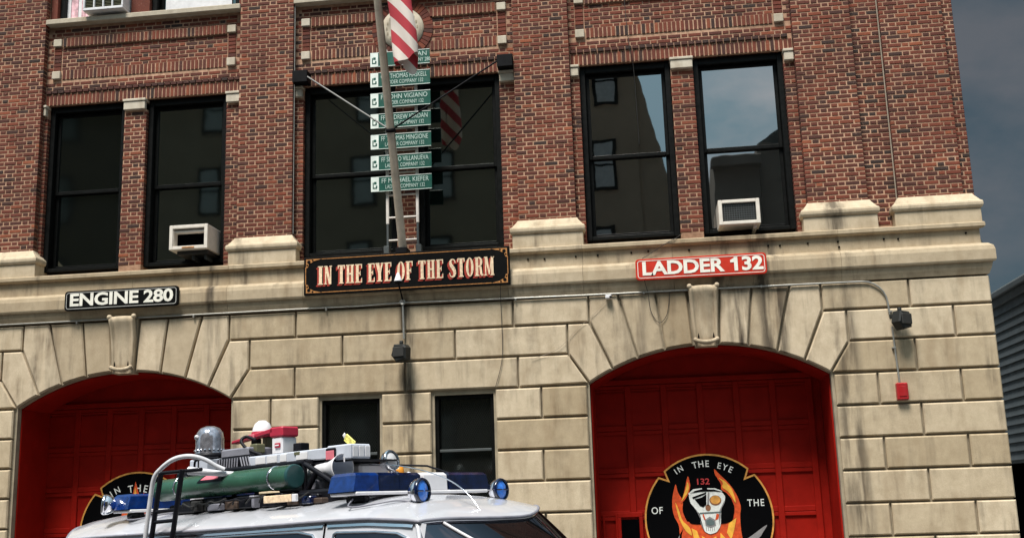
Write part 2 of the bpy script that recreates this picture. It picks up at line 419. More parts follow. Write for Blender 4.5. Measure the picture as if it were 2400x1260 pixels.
BR = []       # every brick: x0, x1, z0, z1, y, depth, tone
def tone(): return min(1, max(0, random.gauss(.52, .2))) if random.random() > .09 else random.uniform(0, .25)
JT = 0.0185
def wall(x0, x1, z0, z1, y, phase=0.0, dk=0.0, skip=None, dep=.11):
    k = math.floor(z0/CO+1e-6)
    while (k+1)*CO <= z1+.02:
        za, zb = max(k*CO, z0), min((k+1)*CO-JT, z1)
        if zb-za < .022: k += 1; continue
        x = x0-(k % 2)*PER/2-phase; i = 0
        while x < x1-.02:
            L = .2117 if i % 2 == 0 else .1058
            a, b = max(x, x0), min(x+L-JT, x1)
            if b < x1-.001 and x1-b < .05: b = x1
            if b-a > .035 and not (skip and skip((a+b)/2, (za+zb)/2)):
                t = tone()
                if i % 2 and random.random() < .30: t *= .5
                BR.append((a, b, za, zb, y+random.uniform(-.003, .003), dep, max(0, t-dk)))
            x += L; i += 1
        k += 1
def soldiers(x0, x1, z0, z1, y, dk=0.0, pitch=.0677, skip=None):
    n = max(1, round((x1-x0)/pitch)); p = (x1-x0)/n
    for a, b in ([(x0, x1)] if not skip else [(x0, MEDC[0]-.49), (MEDC[0]+.49, x1)]): part(MB().box(a, b, y+.007, y+.06, z0-.004, z1+.004, 'mortar'), 'mortar_bed')
    for i in range(n):
        a = x0+i*p
        if skip and skip(a+p/2, (z0+z1)/2): continue
        BR.append((a+.009, a+p-.009, z0, z1, y+random.uniform(-.003, .003), .10, max(0, tone()-dk)))

for i, (a, b) in enumerate(PIL): wall(a, b, 5.98, TOP, 0.0, .02*i)
wall(-8.4, -6.99, 5.9, TOP, .12); wall(6.955, 7.375, 5.72, TOP, .12, .05, .1); wall(8.30, 8.48, 5.98, TOP, .10, .08, .12)  # recess and corner step toned down, their shade painted into the brick
MEDC = (-0.02, 9.45)
def bay(a, b, ws, med=False):
    e0, e1 = WIN[ws[0]], WIN[ws[1]]
    wall(a, e0[0], 5.70, 8.395, .12, .1); wall(e0[1], e1[0], 5.79, 8.395, .12, .03); wall(e1[1], b, 5.70, 8.395, .12, .06)
    if med: wall(e0[1], e1[0], 8.395, WT-.01, .12, .03)
    soldiers(a+.004, b-.004, 8.60, 8.775, .112)
    sk = (lambda x, z: (x-MEDC[0])**2+(z-MEDC[1])**2 < .50**2) if med else None
    # one course of headers over the soldiers, dogtooth shadow put into their tone
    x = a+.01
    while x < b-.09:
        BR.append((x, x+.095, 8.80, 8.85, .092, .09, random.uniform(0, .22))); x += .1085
    fa, fb = a+.10, b-.10                     # the framed spandrel panel
    wall(a, b, 8.865, 9.05, .12, .04)
    wall(a, fa, 9.06, 9.90, .12, 0); wall(fb, b, 9.06, 9.90, .12, 0)
    soldiers(fa+.17, fb-.17, 9.045, 9.205, .112, 0, .0677, sk)
    soldiers(fa+.17, fb-.17, 9.615, 9.765, .085, 0, .0677, sk)
    for s0 in (fa+.012, fb-.142):
        z = 9.21
        while z < 9.60: BR.append((s0, s0+.13, z, z+.055, .112, .1, tone())); z += CO
    wall(fa+.16, fb-.16, 9.21, 9.60, .119, .07, .05, sk)
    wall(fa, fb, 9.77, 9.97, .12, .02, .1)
    for zz, zt in ((9.05, 9.185), (9.625, 9.755)):
        for x0 in (fa+.005, fb-.150):
            part(MB().bbox(x0, x0+.145, .075, .2, zz, zt, 'trim_stone', .008, random.uniform(.3, .9)), 'corner_stone')
    # stone blocks carrying the window heads
    bl = [(a+.004, e0[0]-.012), (e1[1]+.012, b-.004)]
    if not med: bl.append((e0[1]+.006, e1[0]-.006))
    for x0, x1 in bl:
        m = MB().bbox(x0, x1, .06, .3, 8.41, 8.545, 'trim_stone', .008, random.uniform(.4, .9))
        m.bbox(x0-.012 if x0 > a+.01 else x0, x1+.012 if x1 < b-.01 else x1, .045, .3, 8.548, 8.592, 'trim_stone', .008, .7)
        part(m, 'bearing_stone')
    # sill of the storey above
    part(MB().bbox(a+.003, b-.003, -.02, .3, 9.985, 10.075, 'trim_stone', .01, .2), 'window_sill')
for (a, b), ws, md in zip(BAY, ((0, 1), (2, 3), (4, 5)), (False, True, False)): bay(a, b, ws, md)
# ring of bricks on end round the stone roundel
for k in range(40):
    t = 2*math.pi*k/40
    c, s_ = math.cos(t), math.sin(t)
    m = []
    for rr, w in ((.355, .024), (.355, -.024), (.50, -.034), (.50, .034)):
        m.append((MEDC[0]+c*rr-s_*w, MEDC[1]+s_*rr+c*w))
    part(MB().prism(m[::-1] if False else [m[1], m[2], m[3], m[0]], .105, .2, 'brick', 0, tone(), False), 'ring_brick')
rm = MB().lathe([(.0, .02), (.20, .02), (.22, .035), (.30, .035), (.315, .01), (.345, .01), (.35, -.10)], (MEDC[0], .10, MEDC[1]), (0, -1, 0), 'trim_stone', 40)
for k in range(18):
    t = 2*math.pi*k/18
    rm.box(MEDC[0]+.25*math.cos(t)-.012, MEDC[0]+.25*math.cos(t)+.012, .06, .10, MEDC[1]+.25*math.sin(t)-.022, MEDC[1]+.25*math.sin(t)+.022, 'joint_mortar')
rm.text('F', .2, 'joint_mortar', (MEDC[0], .073, MEDC[1]+.03), 1.0, .02)
part(rm, 'stone_roundel')

# the 300 bricks that show largest are parts, the rest one mesh
def big(b):
    c = Vector(((b[0]+b[1])/2, b[4], (b[2]+b[3])/2))-CAM
    return (b[1]-b[0])*(b[3]-b[2])*abs(c.y)/c.length**3
def inview(b):
    c = Vector(((b[0]+b[1])/2, b[4], (b[2]+b[3])/2))-CAM
    d = c.dot(F); return abs(c.dot(r2)/d) < 1190/2600 and -600/2600 < c.dot(u2)/d < 622/2600
hid = lambda b: (-.3 < (b[0]+b[1])/2 < .3 and 5.7 < b[2] < 9.2)
order = sorted(range(len(BR)), key=lambda i: -(big(BR[i]) if inview(BR[i]) and not hid(BR[i]) else 0))
single = set(order[:296-40])
def brick_geo(mb, b, y=None):
    x0, x1, z0, z1, yy, d, t = b
    c = .004
    v = [(x0+c, yy, z0+c), (x1-c, yy, z0+c), (x1-c, yy, z1-c), (x0+c, yy, z1-c), (x0, yy+c, z0), (x1, yy+c, z0), (x1, yy+c, z1), (x0, yy+c, z1), (x0, yy+d, z0), (x1, yy+d, z0), (x1, yy+d, z1), (x0, yy+d, z1)]
    f = [(0,1,2,3)]+[(i+4, (i+1)%4+4, (i+1)%4, i) for i in range(4)]+[(i+8, (i+1)%4+8, (i+1)%4+4, i+4) for i in range(4)]
    mb.add(v, f, 'brick', t)
rest = MB(); cache = {}
for i, b in enumerate(BR):
    if i in single:
        key = (round(b[1]-b[0], 3), round(b[3]-b[2], 3), round(b[6]*6), b[5])
        if key not in cache:
            m = MB(); brick_geo(m, (0, b[1]-b[0], 0, b[3]-b[2], 0, b[5], round(b[6]*6)/6)); ob = part(m, 'brick'); cache[key] = ob.data
        else:
            ob = bpy.data.objects.new('brick', cache[key]); COL.objects.link(ob); ob.parent = fs
        ob.location = (b[0], b[4], b[2])
    else: brick_geo(rest, b)
part(rest, 'brickwork')['kind'] = 'stuff'

# ---------------------------------------------------------------- upper windows
def window(x0, x1, z0, z1, gm, rail=7.13, inner=True, glass2=None):
    y0, y1 = .20, .33; w = .085
    f = MB()
    f.bbox(x0+.003, x0+w, y0, y1+.1, z0, z1, 'black_frame'); f.bbox(x1-w, x1-.003, y0, y1+.1, z0, z1, 'black_frame')
    f.bbox(x0+w, x1-w, y0+.004, y1+.1, z1-.10, z1-.002, 'black_frame'); f.bbox(x0+w, x1-w, y0+.004, y1+.1, z0+.002, z0+.06, 'black_frame')
    win = part(f, 'window')
    s = .055
    for nm, a, b, yy in (('upper_sash', rail-.03, z1-.104, .30), ('lower_sash', z0+.064, rail+.03, .345)):
        m = MB()
        m.bbox(x0+w+.002, x0+w+s, yy, yy+.04, a, b, 'black_frame'); m.bbox(x1-w-s, x1-w-.002, yy, yy+.04, a, b, 'black_frame')
        m.bbox(x0+w+s, x1-w-s, yy+.002, yy+.042, b-.055, b-.001, 'black_frame'); m.bbox(x0+w+s, x1-w-s, yy+.002, yy+.042, a+.001, a+.06, 'black_frame')
        m.build('sash', win)
        MB().box(x0+w+s-.01, x1-w-s+.01, yy+.02, yy+.03, a+.05, b-.05, gm if nm[0] == 'u' or not glass2 else glass2).build('pane', win)
    return win
GM = ['screened_glass', 'dim_glass', 'dim_glass', 'dim_glass', 'window_glass', 'window_glass']
for (a, b), g in zip(WIN, GM): window(a, b, WB, WT-.01, g)
for a, b in ((-5.95, -4.66), (-4.32, -2.78)): window(a, b, 10.08, 12.2, 'dim_glass', 11.3)
# brickwork between the upper windows is plain wall; pale blind and pink curtains in them
for a, b in ((-6.07, -5.96), (-4.65, -4.33), (-2.77, -2.71)): part(MB().box(a, b, .124, .5, 10.08, 12.3, 'brick', .5), 'upper_wall')
for a, b in ((-1.79, 1.76), (2.66, 6.07)): part(MB().box(a, b, .2, .5, 10.08, 12.3, 'dark_void'), 'upper_pane')
part(MB().box(-4.14, -2.98, .335, .342, 10.16, 11.2, 'ac_white'), 'blind')
for x0, x1 in ((-5.86, -5.42), (-4.82, -4.70)):
    n = 7; cu = MB()
    for k in range(n):
        a = x0+(x1-x0)*k/n; b = x0+(x1-x0)*(k+1)/n
        cu.box(a, b-.004, .265+.012*(k % 2), .285, 10.16, 11.2, 'curtain_pink' if k % 3 else 'ac_white')
    part(cu, 'curtain')

# ---------------------------------------------------------------- belt course and pier caps
prof = [(.3, 5.67), (-.105, 5.67), (-.125, 5.655), (-.125, 5.605), (-.105, 5.585), (-.055, 5.575), (-.055, 5.365), (-.13, 5.345), (-.185, 5.30), (-.20, 5.24), (-.20, 5.10), (-.19, 5.075),
        (-.155, 5.065), (-.150, 5.03), (-.138, 4.985), (-.12, 4.945), (-.105, 4.905), (.3, 4.905)]
def belt(x0, x1, t, end=False):
    n = len(prof); vs = []; fs_ = []
    for x in (x0+.002, x1-.002):
        for y, z in prof:
            ex = 0
            if end and x > x0+.1 and y < .2: ex = -y-.10
            vs.append((x+ex, y, z))
    fs_ += [(i, i+n, (i+1) % n+n, (i+1) % n) for i in range(n)] + [tuple(range(n)), tuple(range(n, 2*n))[::-1]]
    m = MB().add(vs, fs_, 'belt_limestone', t); m.fix = True
    return part(m, 'belt_stone')
BJ = [-8.5, -6.6, -4.35, -2.76, -1.55, -.1, 1.6, 2.72, 4.05, 5.2, 6.45, 8.49]
for i in range(len(BJ)-1): belt(BJ[i], BJ[i+1], random.uniform(.2, .9), i == len(BJ)-2)
for x, z in ((1.9, 5.50), (2.15, 5.49), (2.62, 5.50), (2.95, 5.50), (3.45, 5.51), (3.7, 5.52), (4.3, 5.5), (5.62, 5.49), (6.02, 5.50), (6.45, 5.5), (7.1, 5.50), (7.3, 5.49), (8.25, 5.52), (5.45, 5.5), (6.46, 5.42)):
    part(MB().lathe([(.014, 0), (.014, .02), (0, .02)], (x, -.052, z), (0, -1, 0), 'dark_void', 8), 'anchor_hole')
def cap(a, b):
    w = .115
    m = MB().bbox(a-w+.02, b+w-.02, -.075, .3, 5.672, 5.885, 'limestone', .006, random.uniform(.6, 1))
    # moulded top: overhanging roll, then weathered slope back to the pier
    pr = [(w-.012, -.085, 5.885), (w+.004, -.10, 5.90), (w+.012, -.112, 5.925), (w+.012, -.115, 5.96), (w+.004, -.108, 5.985), (w-.02, -.085, 6.0), (.035, -.04, 6.075), (.012, -.015, 6.115)]
    vs = []; f2 = []
    for e_, y, z in pr: vs += [(a-e_, .3, z), (a-e_, y, z), (b+e_, y, z), (b+e_, .3, z)]
    for i in range(len(pr)-1):
        for k in range(3): f2.append((i*4+k, i*4+k+1, i*4+k+5, i*4+k+4))
    f2.append((0, 3, 2, 1)); n = 4*(len(pr)-1); f2.append((n, n+1, n+2, n+3))
    m.add(vs, f2, 'limestone', .9); m.fix = True
    part(m, 'pier_cap')
for a, b in PIL[:4]: cap(a, b)
cap(PIL[4][0], 8.40)

# ---------------------------------------------------------------- stone ground floor
YF, YB = -.10, -.040           # block face, bottom of the joints
HALF, DC = 1.72, (-4.425, 4.46)
RAD = 3.23; ZC = 4.09-RAD      # arch of both doors
def az(dx): return ZC+math.sqrt(RAD*RAD-dx*dx)
ROWS = [4.895, 4.49, 4.04, 3.58, 3.126, 2.675, 2.224, 1.773, 1.322, .871, .42, 0.0]
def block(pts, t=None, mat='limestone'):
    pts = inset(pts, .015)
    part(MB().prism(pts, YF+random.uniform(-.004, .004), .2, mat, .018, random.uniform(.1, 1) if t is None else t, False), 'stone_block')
def rect(x0, x1, r): block([(x0, ROWS[r+1]), (x1, ROWS[r+1]), (x1, ROWS[r]), (x0, ROWS[r])])
GW = [(-1.288, -.405), (.434, 1.312)]; GT, GB = 3.515, 1.20
TJ = [.70, 1.25, 1.68]; BJ2 = [.60, 1.0, 1.37]
for c in DC:
    for s in (-1, 1):
        def P(l): return [(c+s*x, z) for x, z in (l if s > 0 else l[::-1])]
        k0 = [(.185, az(.185)), (.60, az(.60)), (.70, 4.895), (.235, 4.895)]
        def iarc(a, b): return [(a+(b-a)*i/3, az(a+(b-a)*i/3)) for i in range(4)]
        block(P(iarc(.185, .60)+[(.70, 4.895), (.235, 4.895)]), None, 'voussoir_limestone')
        block(P(iarc(.60, 1.0)+[(1.25, 4.895), (.70, 4.895)]), None, 'voussoir_limestone')
        block(P(iarc(1.0, 1.37)+[(1.68, 4.50), (1.68, 4.895), (1.25, 4.895)]), .9 if s > 0 else None, 'voussoir_limestone')
        block(P(iarc(1.37, 1.72)+[(2.01, 4.03), (2.01, 4.49), (1.685, 4.49)]), .85, 'voussoir_limestone')
# rows between the doors
L0, L1 = DC[0]+1.68, DC[1]-1.68
for x0, x1 in ((L0, -1.69), (-1.69, -.02), (-.02, 1.65), (1.65, L1)): rect(x0, x1, 0)
L2, L3 = DC[0]+2.01, DC[1]-2.01
for x0, x1 in ((L2, -.96), (-.96, .765), (.765, L3)): rect(x0, x1, 1)
dl, dr = DC[0]+HALF, DC[1]-HALF
block([(dl, 3.595), (-1.70, 3.58), (-1.70, 4.04), (L2, 4.04)]); rect(-1.70, 0.0, 2); rect(0.0, 1.70, 2)
block([(1.70, 3.58), (dr, 3.595), (L3, 4.04), (1.70, 4.04)])
for r in range(3, 11):
    z1, z0 = ROWS[r], ROWS[r+1]
    w = z1 > GB+.2
    if w:
        if r % 2:
            for x0, x1 in ((dl+.03, -2.07), (-2.07, GW[0][0]-.03), (GW[0][1]+.035, GW[1][0]-.035), (GW[1][1]+.03, 2.03), (2.03, dr-.03)): rect(x0, x1, r)
        else:
            for x0, x1 in ((dl+.03, GW[0][0]-.03), (GW[0][1]+.035, GW[1][0]-.035), (GW[1][1]+.03, dr-.03)): rect(x0, x1, r)
    else:
        o = -.5 if r % 2 else 0
        xs = [dl+.03, -1.6+o*.6, 0+o, 1.4+o, dr-.03]
        for a, b in zip(xs, xs[1:]): rect(a, b, r)
# pier at the right end, and its mirror at the left
XR = 8.50
for sgn in (1, -1):
    c = DC[1] if sgn > 0 else DC[0]
    def Q(x): return x if sgn > 0 else DC[0]-(x-DC[1])
    def rr(x0, x1, r): a, b = Q(x0), Q(x1); rect(min(a, b), max(a, b), r)
    rr(DC[1]+1.68, 7.37, 0); rr(7.37, XR, 0)
    rr(DC[1]+2.01, 7.95, 1); rr(7.95, XR, 1)
    p3 = [(DC[1]+HALF, 3.595), (7.375, 3.58), (7.375, 4.04), (DC[1]+2.01, 4.04)]
    block(p3 if sgn > 0 else [(Q(x), z) for x, z in p3][::-1]); rr(7.375, XR, 2)
    for r in range(3, 11):
        e0 = DC[1]+HALF+.03
        if r % 2: rr(e0, 6.82, r); rr(6.82, 7.955, r); rr(7.955, XR, r)
        else: rr(e0, 7.375, r); rr(7.375, XR, r)
# joint-coloured core behind the blocks, cut round the openings
core = MB()
def cwall(x0, x1, z0, z1): core.box(x0, x1, YB, 1.1, z0, z1, 'joint_mortar')
cwall(-8.46, DC[0]-HALF-.004, 0, 3.59); cwall(DC[0]+HALF+.004, GW[0][0]-.004, 0, 3.59); cwall(GW[1][1]+.004, DC[1]-HALF-.004, 0, 3.59); cwall(DC[1]+HALF+.004, XR-.03, 0, 3.59)
cwall(GW[0][1]+.004, GW[1][0]-.004, GB, 3.518); 
core.box(GW[0][0]-.004, GW[1][1]+.004, YB, 1.1, 3.518, 3.59, 'joint_mortar'); core.box(GW[0][0]-.004, GW[1][1]+.004, YB, 1.1, 0, GB-.01, 'joint_mortar')
cwall(-8.46, DC[0]-HALF-.004, 3.59, 4.89); cwall(DC[0]+HALF+.004, DC[1]-HALF-.004, 3.59, 4.89); cwall(DC[1]+HALF+.004, XR-.03, 3.59, 4.89)
for c in DC:
    ap = [(c+HALF*i/12, az(HALF*i/12)+.004) for i in range(-12, 13)]
    core.prism([(ap[0][0], ap[0][1])]+ap[1:]+[(c+HALF, 4.89), (c-HALF, 4.89)], YB, 1.1, 'joint_mortar')
core.box(-8.46, XR-.03, 1.101, 12, 0, 4.89, 'joint_mortar')
part(core, 'wall_core')
# scroll keystones: fluted face between raised fillets, rolled head and foot
for c in DC:
    pr = [(-.150, 4.13), (-.16, 4.17), (-.165, 4.22), (-.165, 4.40), (-.175, 4.55), (-.195, 4.68), (-.222, 4.78), (-.245, 4.84), (-.256, 4.88), (-.250, 4.915), (-.225, 4.938), (-.16, 4.945)]
    m = MB(); W_ = lambda z: .172+.048*(z-4.06)/.88
    xs = [-1, -.93, -.88, -.80, -.74, -.66, -.5, -.25, 0, .25, .5, .66, .74, .80, .88, .93, 1]
    dp = [.045, .010, .0, .0, .012, .034, .018, .006, .003, .006, .018, .034, .012, .0, .0, .010, .045]
    n = len(xs); vs = [(c+x*W_(z), y+d, z) for (y, z) in pr for x, d in zip(xs, dp)]
    m.add(vs, [(i*n+k, i*n+k+1, (i+1)*n+k+1, (i+1)*n+k) for i in range(len(pr)-1) for k in range(n-1)], 'voussoir_limestone', .75, True)
    m.prism([(c-W_(4.06)*.95, 4.06), (c+W_(4.06)*.95, 4.06), (c+W_(4.94)*.98, 4.94), (c-W_(4.94)*.98, 4.94)], -.115, .1, 'voussoir_limestone', 0, .6)
    w = W_(4.1); q_ = [(c-w*1.02+2.04*w*i/12, -.175-.02*(1-abs(i/6-1)), 4.110+.045*abs(i/6-1)**2) for i in range(13)]
    m.tube(q_, .030, 'voussoir_limestone', 14)
    for s_ in (-1, 1):
        m.lathe([(0, .022), (.022, .020), (.036, .006), (.040, -.012), (.036, -.035), (.0, -.05)], (c+s_*(W_(4.9)*1.02-.012), -.225, 4.925), (s_, 0, 0), 'voussoir_limestone', 16)
        m.lathe([(0, .018), (.018, .016), (.028, .004), (.032, -.012), (.03, -.03), (0, -.04)], (c+s_*(W_(4.1)*1.02-.012), -.176, 4.150), (s_, 0, 0), 'voussoir_limestone', 14)
        sx = c+s_*W_(4.2)*.60
        m.add([(sx-.014, -.172, 4.165), (sx+.014, -.172, 4.165), (sx+.010, -.172, 4.205), (sx, -.170, 4.25), (sx-.010, -.172, 4.205)], [(0, 1, 2, 3, 4)], 'dark_void')
    m.tone = [.7]*len(m.tone)
    part(m, 'keystone')

# ground-floor windows behind dark mesh
for a, b in GW:
    f = MB()
    f.bbox(a+.002, a+.05, .0, .1, GB, GT-.003, 'black_frame'); f.bbox(b-.05, b-.002, .0, .1, GB, GT-.003, 'black_frame')
    f.bbox(a+.05, b-.05, .002, .1, GT-.05, GT-.004, 'black_frame'); f.bbox(a+.05, b-.05, .002, .1, GB, GB+.05, 'black_frame')
    w = part(f, 'ground_window')
    MB().bbox(a+.052, b-.052, .01, .06, 2.685, 2.725, 'lead_grey').build('glazing_bar', w)
    MB().box(a+.04, b-.04, .10, .11, GB+.03, GT-.03, 'screened_glass').build('pane', w)
    m = MB(); n = 26; h = GT-GB-.1; ww = b-a-.1
    for s in (-1, 1):
        for k in range(-30, 60):
            x0 = a+.05+k*.034; 
            p = []
            # diagonal wire clipped to the opening
            za, zb = GB+.05, GT-.05
            xa, xb = (x0, x0+(zb-za)*.6) if s > 0 else (x0+(zb-za)*.6-.6, x0-.6)
            t0, t1 = 0, 1; dx = xb-xa
            lo, hi = (a+.05-xa)/dx, (b-.05-xa)/dx
            if lo > hi: lo, hi = hi, lo
            t0, t1 = max(0, lo), min(1, hi)
            if t1-t0 < .02: continue
            m.box(0, 0.0001, 0, 0.0001, 0, 0.0001, 'lead_grey') if False else None
            A = (xa+dx*t0, .075, za+(zb-za)*t0); B = (xa+dx*t1, .075, za+(zb-za)*t1)
            m.add([(A[0]-.002, .074, A[2]), (A[0]+.002, .074, A[2]), (B[0]+.002, .074, B[2]), (B[0]-.002, .074, B[2]), (A[0], .079, A[2]), (B[0], .079, B[2])],
                  [(0, 1, 2, 3), (1, 4, 5, 2), (4, 0, 3, 5)], 'mesh_wire')
    ob = m.build('wire_mesh', w)

# ---------------------------------------------------------------- garage doors with the painted badges
YD = .85
def badge(cx, cz, r, full):
    """black disc notched like a fire-service cross, gold rim, painted letters"""
    m = MB(); y = YD-.034
    def outline(rad, dn):
        pts = []
        for q0 in range(4):
            a0 = 90*q0+45
            pts += [(rad*math.cos(R(a0-4.6)), rad*math.sin(R(a0-4.6))), ((rad-dn*1.0)*math.cos(R(a0-2.6)), (rad-dn)*math.sin(R(a0-2.6))), ((rad-dn*.72)*math.cos(R(a0)), (rad-dn*.72)*math.sin(R(a0))), ((rad-dn)*math.cos(R(a0+2.6)), (rad-dn)*math.sin(R(a0+2.6))), (rad*math.cos(R(a0+4.6)), rad*math.sin(R(a0+4.6)))] if False else \
                   [(rad*math.cos(R(a0-3.5)), rad*math.sin(R(a0-3.5))), ((rad-dn)*math.cos(R(a0)), (rad-dn)*math.sin(R(a0))), (rad*math.cos(R(a0+3.5)), rad*math.sin(R(a0+3.5)))]
            pts += arc(0, 0, rad, a0+7, a0+83, 12)
        return [(cx+a, cz+b) for a, b in pts]
    o = outline(r, r*.13); i_ = inset(o, .026)
    m.add([(x, y, z) for x, z in o]+[(cx, y, cz)], [(k, (k+1) % len(o), len(o)) for k in range(len(o))], 'paint_gold')
    m.add([(x, y-.003, z) for x, z in i_]+[(cx, y-.003, cz)], [(k, (k+1) % len(o), len(o)) for k in range(len(o))], 'paint_black')
    ly = y-.006
    def rounded(p, n=4):
        o = []
        for i in range(len(p)):
            a, b, c, d = p[i-1], p[i], p[(i+1) % len(p)], p[(i+2) % len(p)]
            for k in range(n):
                f = k/n
                o.append(tuple(.5*(2*b[t]+(c[t]-a[t])*f*.9+(2*a[t]-5*b[t]+4*c[t]-d[t])*f*f+(3*b[t]-a[t]-3*c[t]+d[t])*f**3) for t in (0, 1)))
        return o
    def word(t, ang, rad, size, tilt=1.0):
        n = len(t); st = size*(.92 if full else 1.05)/rad*57.3
        for k, ch in enumerate(t):
            a = ang+(n-1)/2*st-k*st
            m.text(ch, size, 'paint_white', (cx+rad*math.cos(R(a)), ly, cz+rad*math.sin(R(a))), .9, .010, 0, R((a-90)*tilt))
    S_ = lambda pts, mat, k: m.sheet([(cx+x*r, cz+z*r) for x, z in (rounded(pts) if full and len(pts) > 6 and k > 1 else pts)], y-.003-.003*k, mat)
    if full:
        word('IN', 120, r*.87, .088); word('THE', 95, r*.84, .100); word('EYE', 69, r*.83, .095)
        m.text('OF', .105, 'paint_white', (cx-.80*r, ly, cz+.14*r), .9, .008, spacing=1.1); m.text('THE', .105, 'paint_white', (cx+.735*r, ly, cz+.215*r), .85, .008, spacing=1.2)
        # flames round the head
        S_([(-.49,.54),(-.45,.40),(-.39,.28),(-.40,.12),(-.35,-.02),(-.25,-.12),(-.05,-.22),(-.05,-1.0),(-.40,-.95),(-.49,-.5),(-.47,-.12),(-.55,.10),(-.555,.30)], 'paint_orange', 2)
        S_([(.13,.76),(.21,.67),(.34,.53),(.44,.37),(.50,.18),(.48,.0),(.48,-.2),(.50,-.5),(.40,-.95),(.05,-1.0),(.05,-.24),(.28,-.12),(.37,.0),(.39,.14),(.37,.28),(.30,.38),(.22,.44),(.21,.54),(.14,.66)], 'paint_orange', 2)
        S_([(-.38,-.04),(.38,-.04),(.46,-.9),(-.46,-.9)], 'paint_orange', 3)
        S_([(-.29,.66),(-.26,.54),(-.28,.42),(-.35,.31),(-.43,.24),(-.38,.36),(-.345,.47)], 'paint_orange', 4)
        S_([(-.30,.57),(-.28,.49),(-.31,.40),(-.37,.32),(-.41,.28),(-.37,.38),(-.335,.46)], 'paint_yellow', 5)
        S_([(-.51,.26),(-.46,.15),(-.41,-.02),(-.31,-.13),(-.28,-.25),(-.37,-.18),(-.46,.0)], 'paint_yellow', 4)
        S_([(-.28,-.14),(-.20,-.18),(-.15,-.34),(-.20,-.52),(-.25,-.32)], 'paint_yellow', 4)
        S_([(.30,-.08),(.42,.0),(.38,-.16),(.32,-.34),(.26,-.22)], 'paint_yellow', 4)
        S_([(.19,.62),(.25,.54),(.24,.47),(.34,.38),(.43,.22),(.39,.42),(.30,.55)], 'paint_yellow', 4)
        S_([(-.13,-.26),(-.02,-.33),(.09,-.27),(.13,-.5),(.03,-.42),(-.06,-.56)], 'paint_yellow', 4)
        S_([(.16,-.22),(.23,-.30),(.21,-.46),(.15,-.36)], 'paint_yellow', 4)
        # black helmet and hood, then the skull under an eye patch
        S_([(-.37,.20),(-.31,.32),(-.27,.38),(-.25,.54),(-.18,.66),(-.06,.73),(.04,.73),(.14,.66),(.20,.54),(.22,.42),(.34,.32),(.40,.18),(.37,.0),(.26,-.08),(-.24,-.08),(-.35,.02)], 'paint_black', 5)
        m.text('132', r*.095, 'paint_crimson', (cx-.065*r, y-.030, cz+.565*r), 1.15, .02)
        S_([(-.29,.36),(-.24,.41),(-.10,.43),(.05,.43),(.20,.41),(.265,.34),(.255,.24),(.20,.14),(.185,.04),(.17,-.10),(.11,-.20),(.01,-.235),(-.07,-.20),(-.12,-.10),(-.135,.06),(-.19,.14),(-.27,.24)], 'paint_white', 6)
        S_([(-.30,.39),(-.22,.455),(-.08,.47),(-.08,.455),(-.20,.43),(-.28,.36)], 'paint_white', 7)
        S_([(.0,.465),(.12,.46),(.22,.42),(.23,.405),(.12,.435),(.0,.45)], 'paint_white', 7)
        S_([(-.28,.395),(-.10,.445),(.10,.445),(.23,.40),(.10,.415),(-.10,.415)], 'paint_black', 8)
        S_([(-.27,.24),(-.20,.15),(-.145,.06),(-.13,-.08),(-.08,-.19),(-.155,.05),(-.21,.16)], 'paint_grey', 7)
        S_([(.25,.26),(.245,.22),(.195,.13),(.175,.0),(.155,-.10),(.15,.02),(.17,.12)], 'paint_grey', 7)
        S_([(-.02,.20),(.005,.40),(.03,.40),(.012,.20)], 'paint_grey', 7)
        S_([(-.24,.335),(-.02,.405),(-.02,.38),(-.23,.305)], 'paint_black', 8)
        S_([(-.205,.30),(-.13,.20),(-.08,.175),(-.03,.215),(-.02,.37),(-.10,.325)], 'paint_black', 8)
        S_([(x*.092+.115, z*.078+.275) for x, z in arc(0, 0, 1, 0, 336, 14)], 'paint_brown', 7)
        S_([(x*.078+.115, z*.064+.283) for x, z in arc(0, 0, 1, 0, 336, 14)], 'paint_gold', 8)
        S_([(x*.042-.005, z*.05+.165) for x, z in arc(0, 0, 1, 0, 330, 11)], 'paint_brown', 7)
        S_([(-.14,.095),(.19,.105),(.19,.088),(-.14,.078)], 'paint_teal', 8)
        for s in (-1, 1): S_([(s*.10+.02,.075),(s*.13+.03,.06),(s*.11+.03,-.01),(s*.07+.02,-.03)][::1 if s < 0 else -1], 'paint_orange', 7)
        S_([(-.07,-.02),(.01,.03),(.09,-.02),(.10,-.11),(.02,-.14),(-.06,-.11)], 'paint_grey', 7)
        S_([(-.05,-.03),(.01,.0),(.075,-.04),(.08,-.09),(.01,-.11),(-.045,-.09)], 'paint_teal', 8)
        for tx_ in (-.05, -.02, .01, .04, .07): S_([(tx_-.004,-.13),(tx_+.004,-.13),(tx_+.004,-.185),(tx_-.004,-.185)], 'paint_grey', 7)
        # axe and pike heads in grey
        S_([(-.72,-.42),(-.55,-.36),(-.42,-.16),(-.44,-.26),(-.45,-.34),(-.52,-.42),(-.5,-.9),(-.6,-.9)], 'paint_grey', 2)
        S_([(.40,-.42),(.66,-.26),(.88,-.12),(.78,-.28),(.72,-.36),(.78,-.55),(.60,-.40)], 'paint_grey', 2)
    else:
        word('IN', 121, r*.78, .105); word('THE', 89, r*.72, .118); word('EYE', 60, r*.78, .112)
        S_([(-.28,-.9),(-.30,.1),(-.24,.40),(-.20,.56),(-.13,.50),(-.08,.62),(-.035,.84),(.03,.64),(.06,.52),(.12,.66),(.15,.48),(.24,.2),(.2,-.9)], 'paint_orange', 2)
        S_([(-.18,-.9),(-.20,.1),(-.15,.40),(-.09,.46),(-.035,.74),(.02,.52),(.09,.50),(.12,.1),(.1,-.9)], 'paint_yellow', 3)
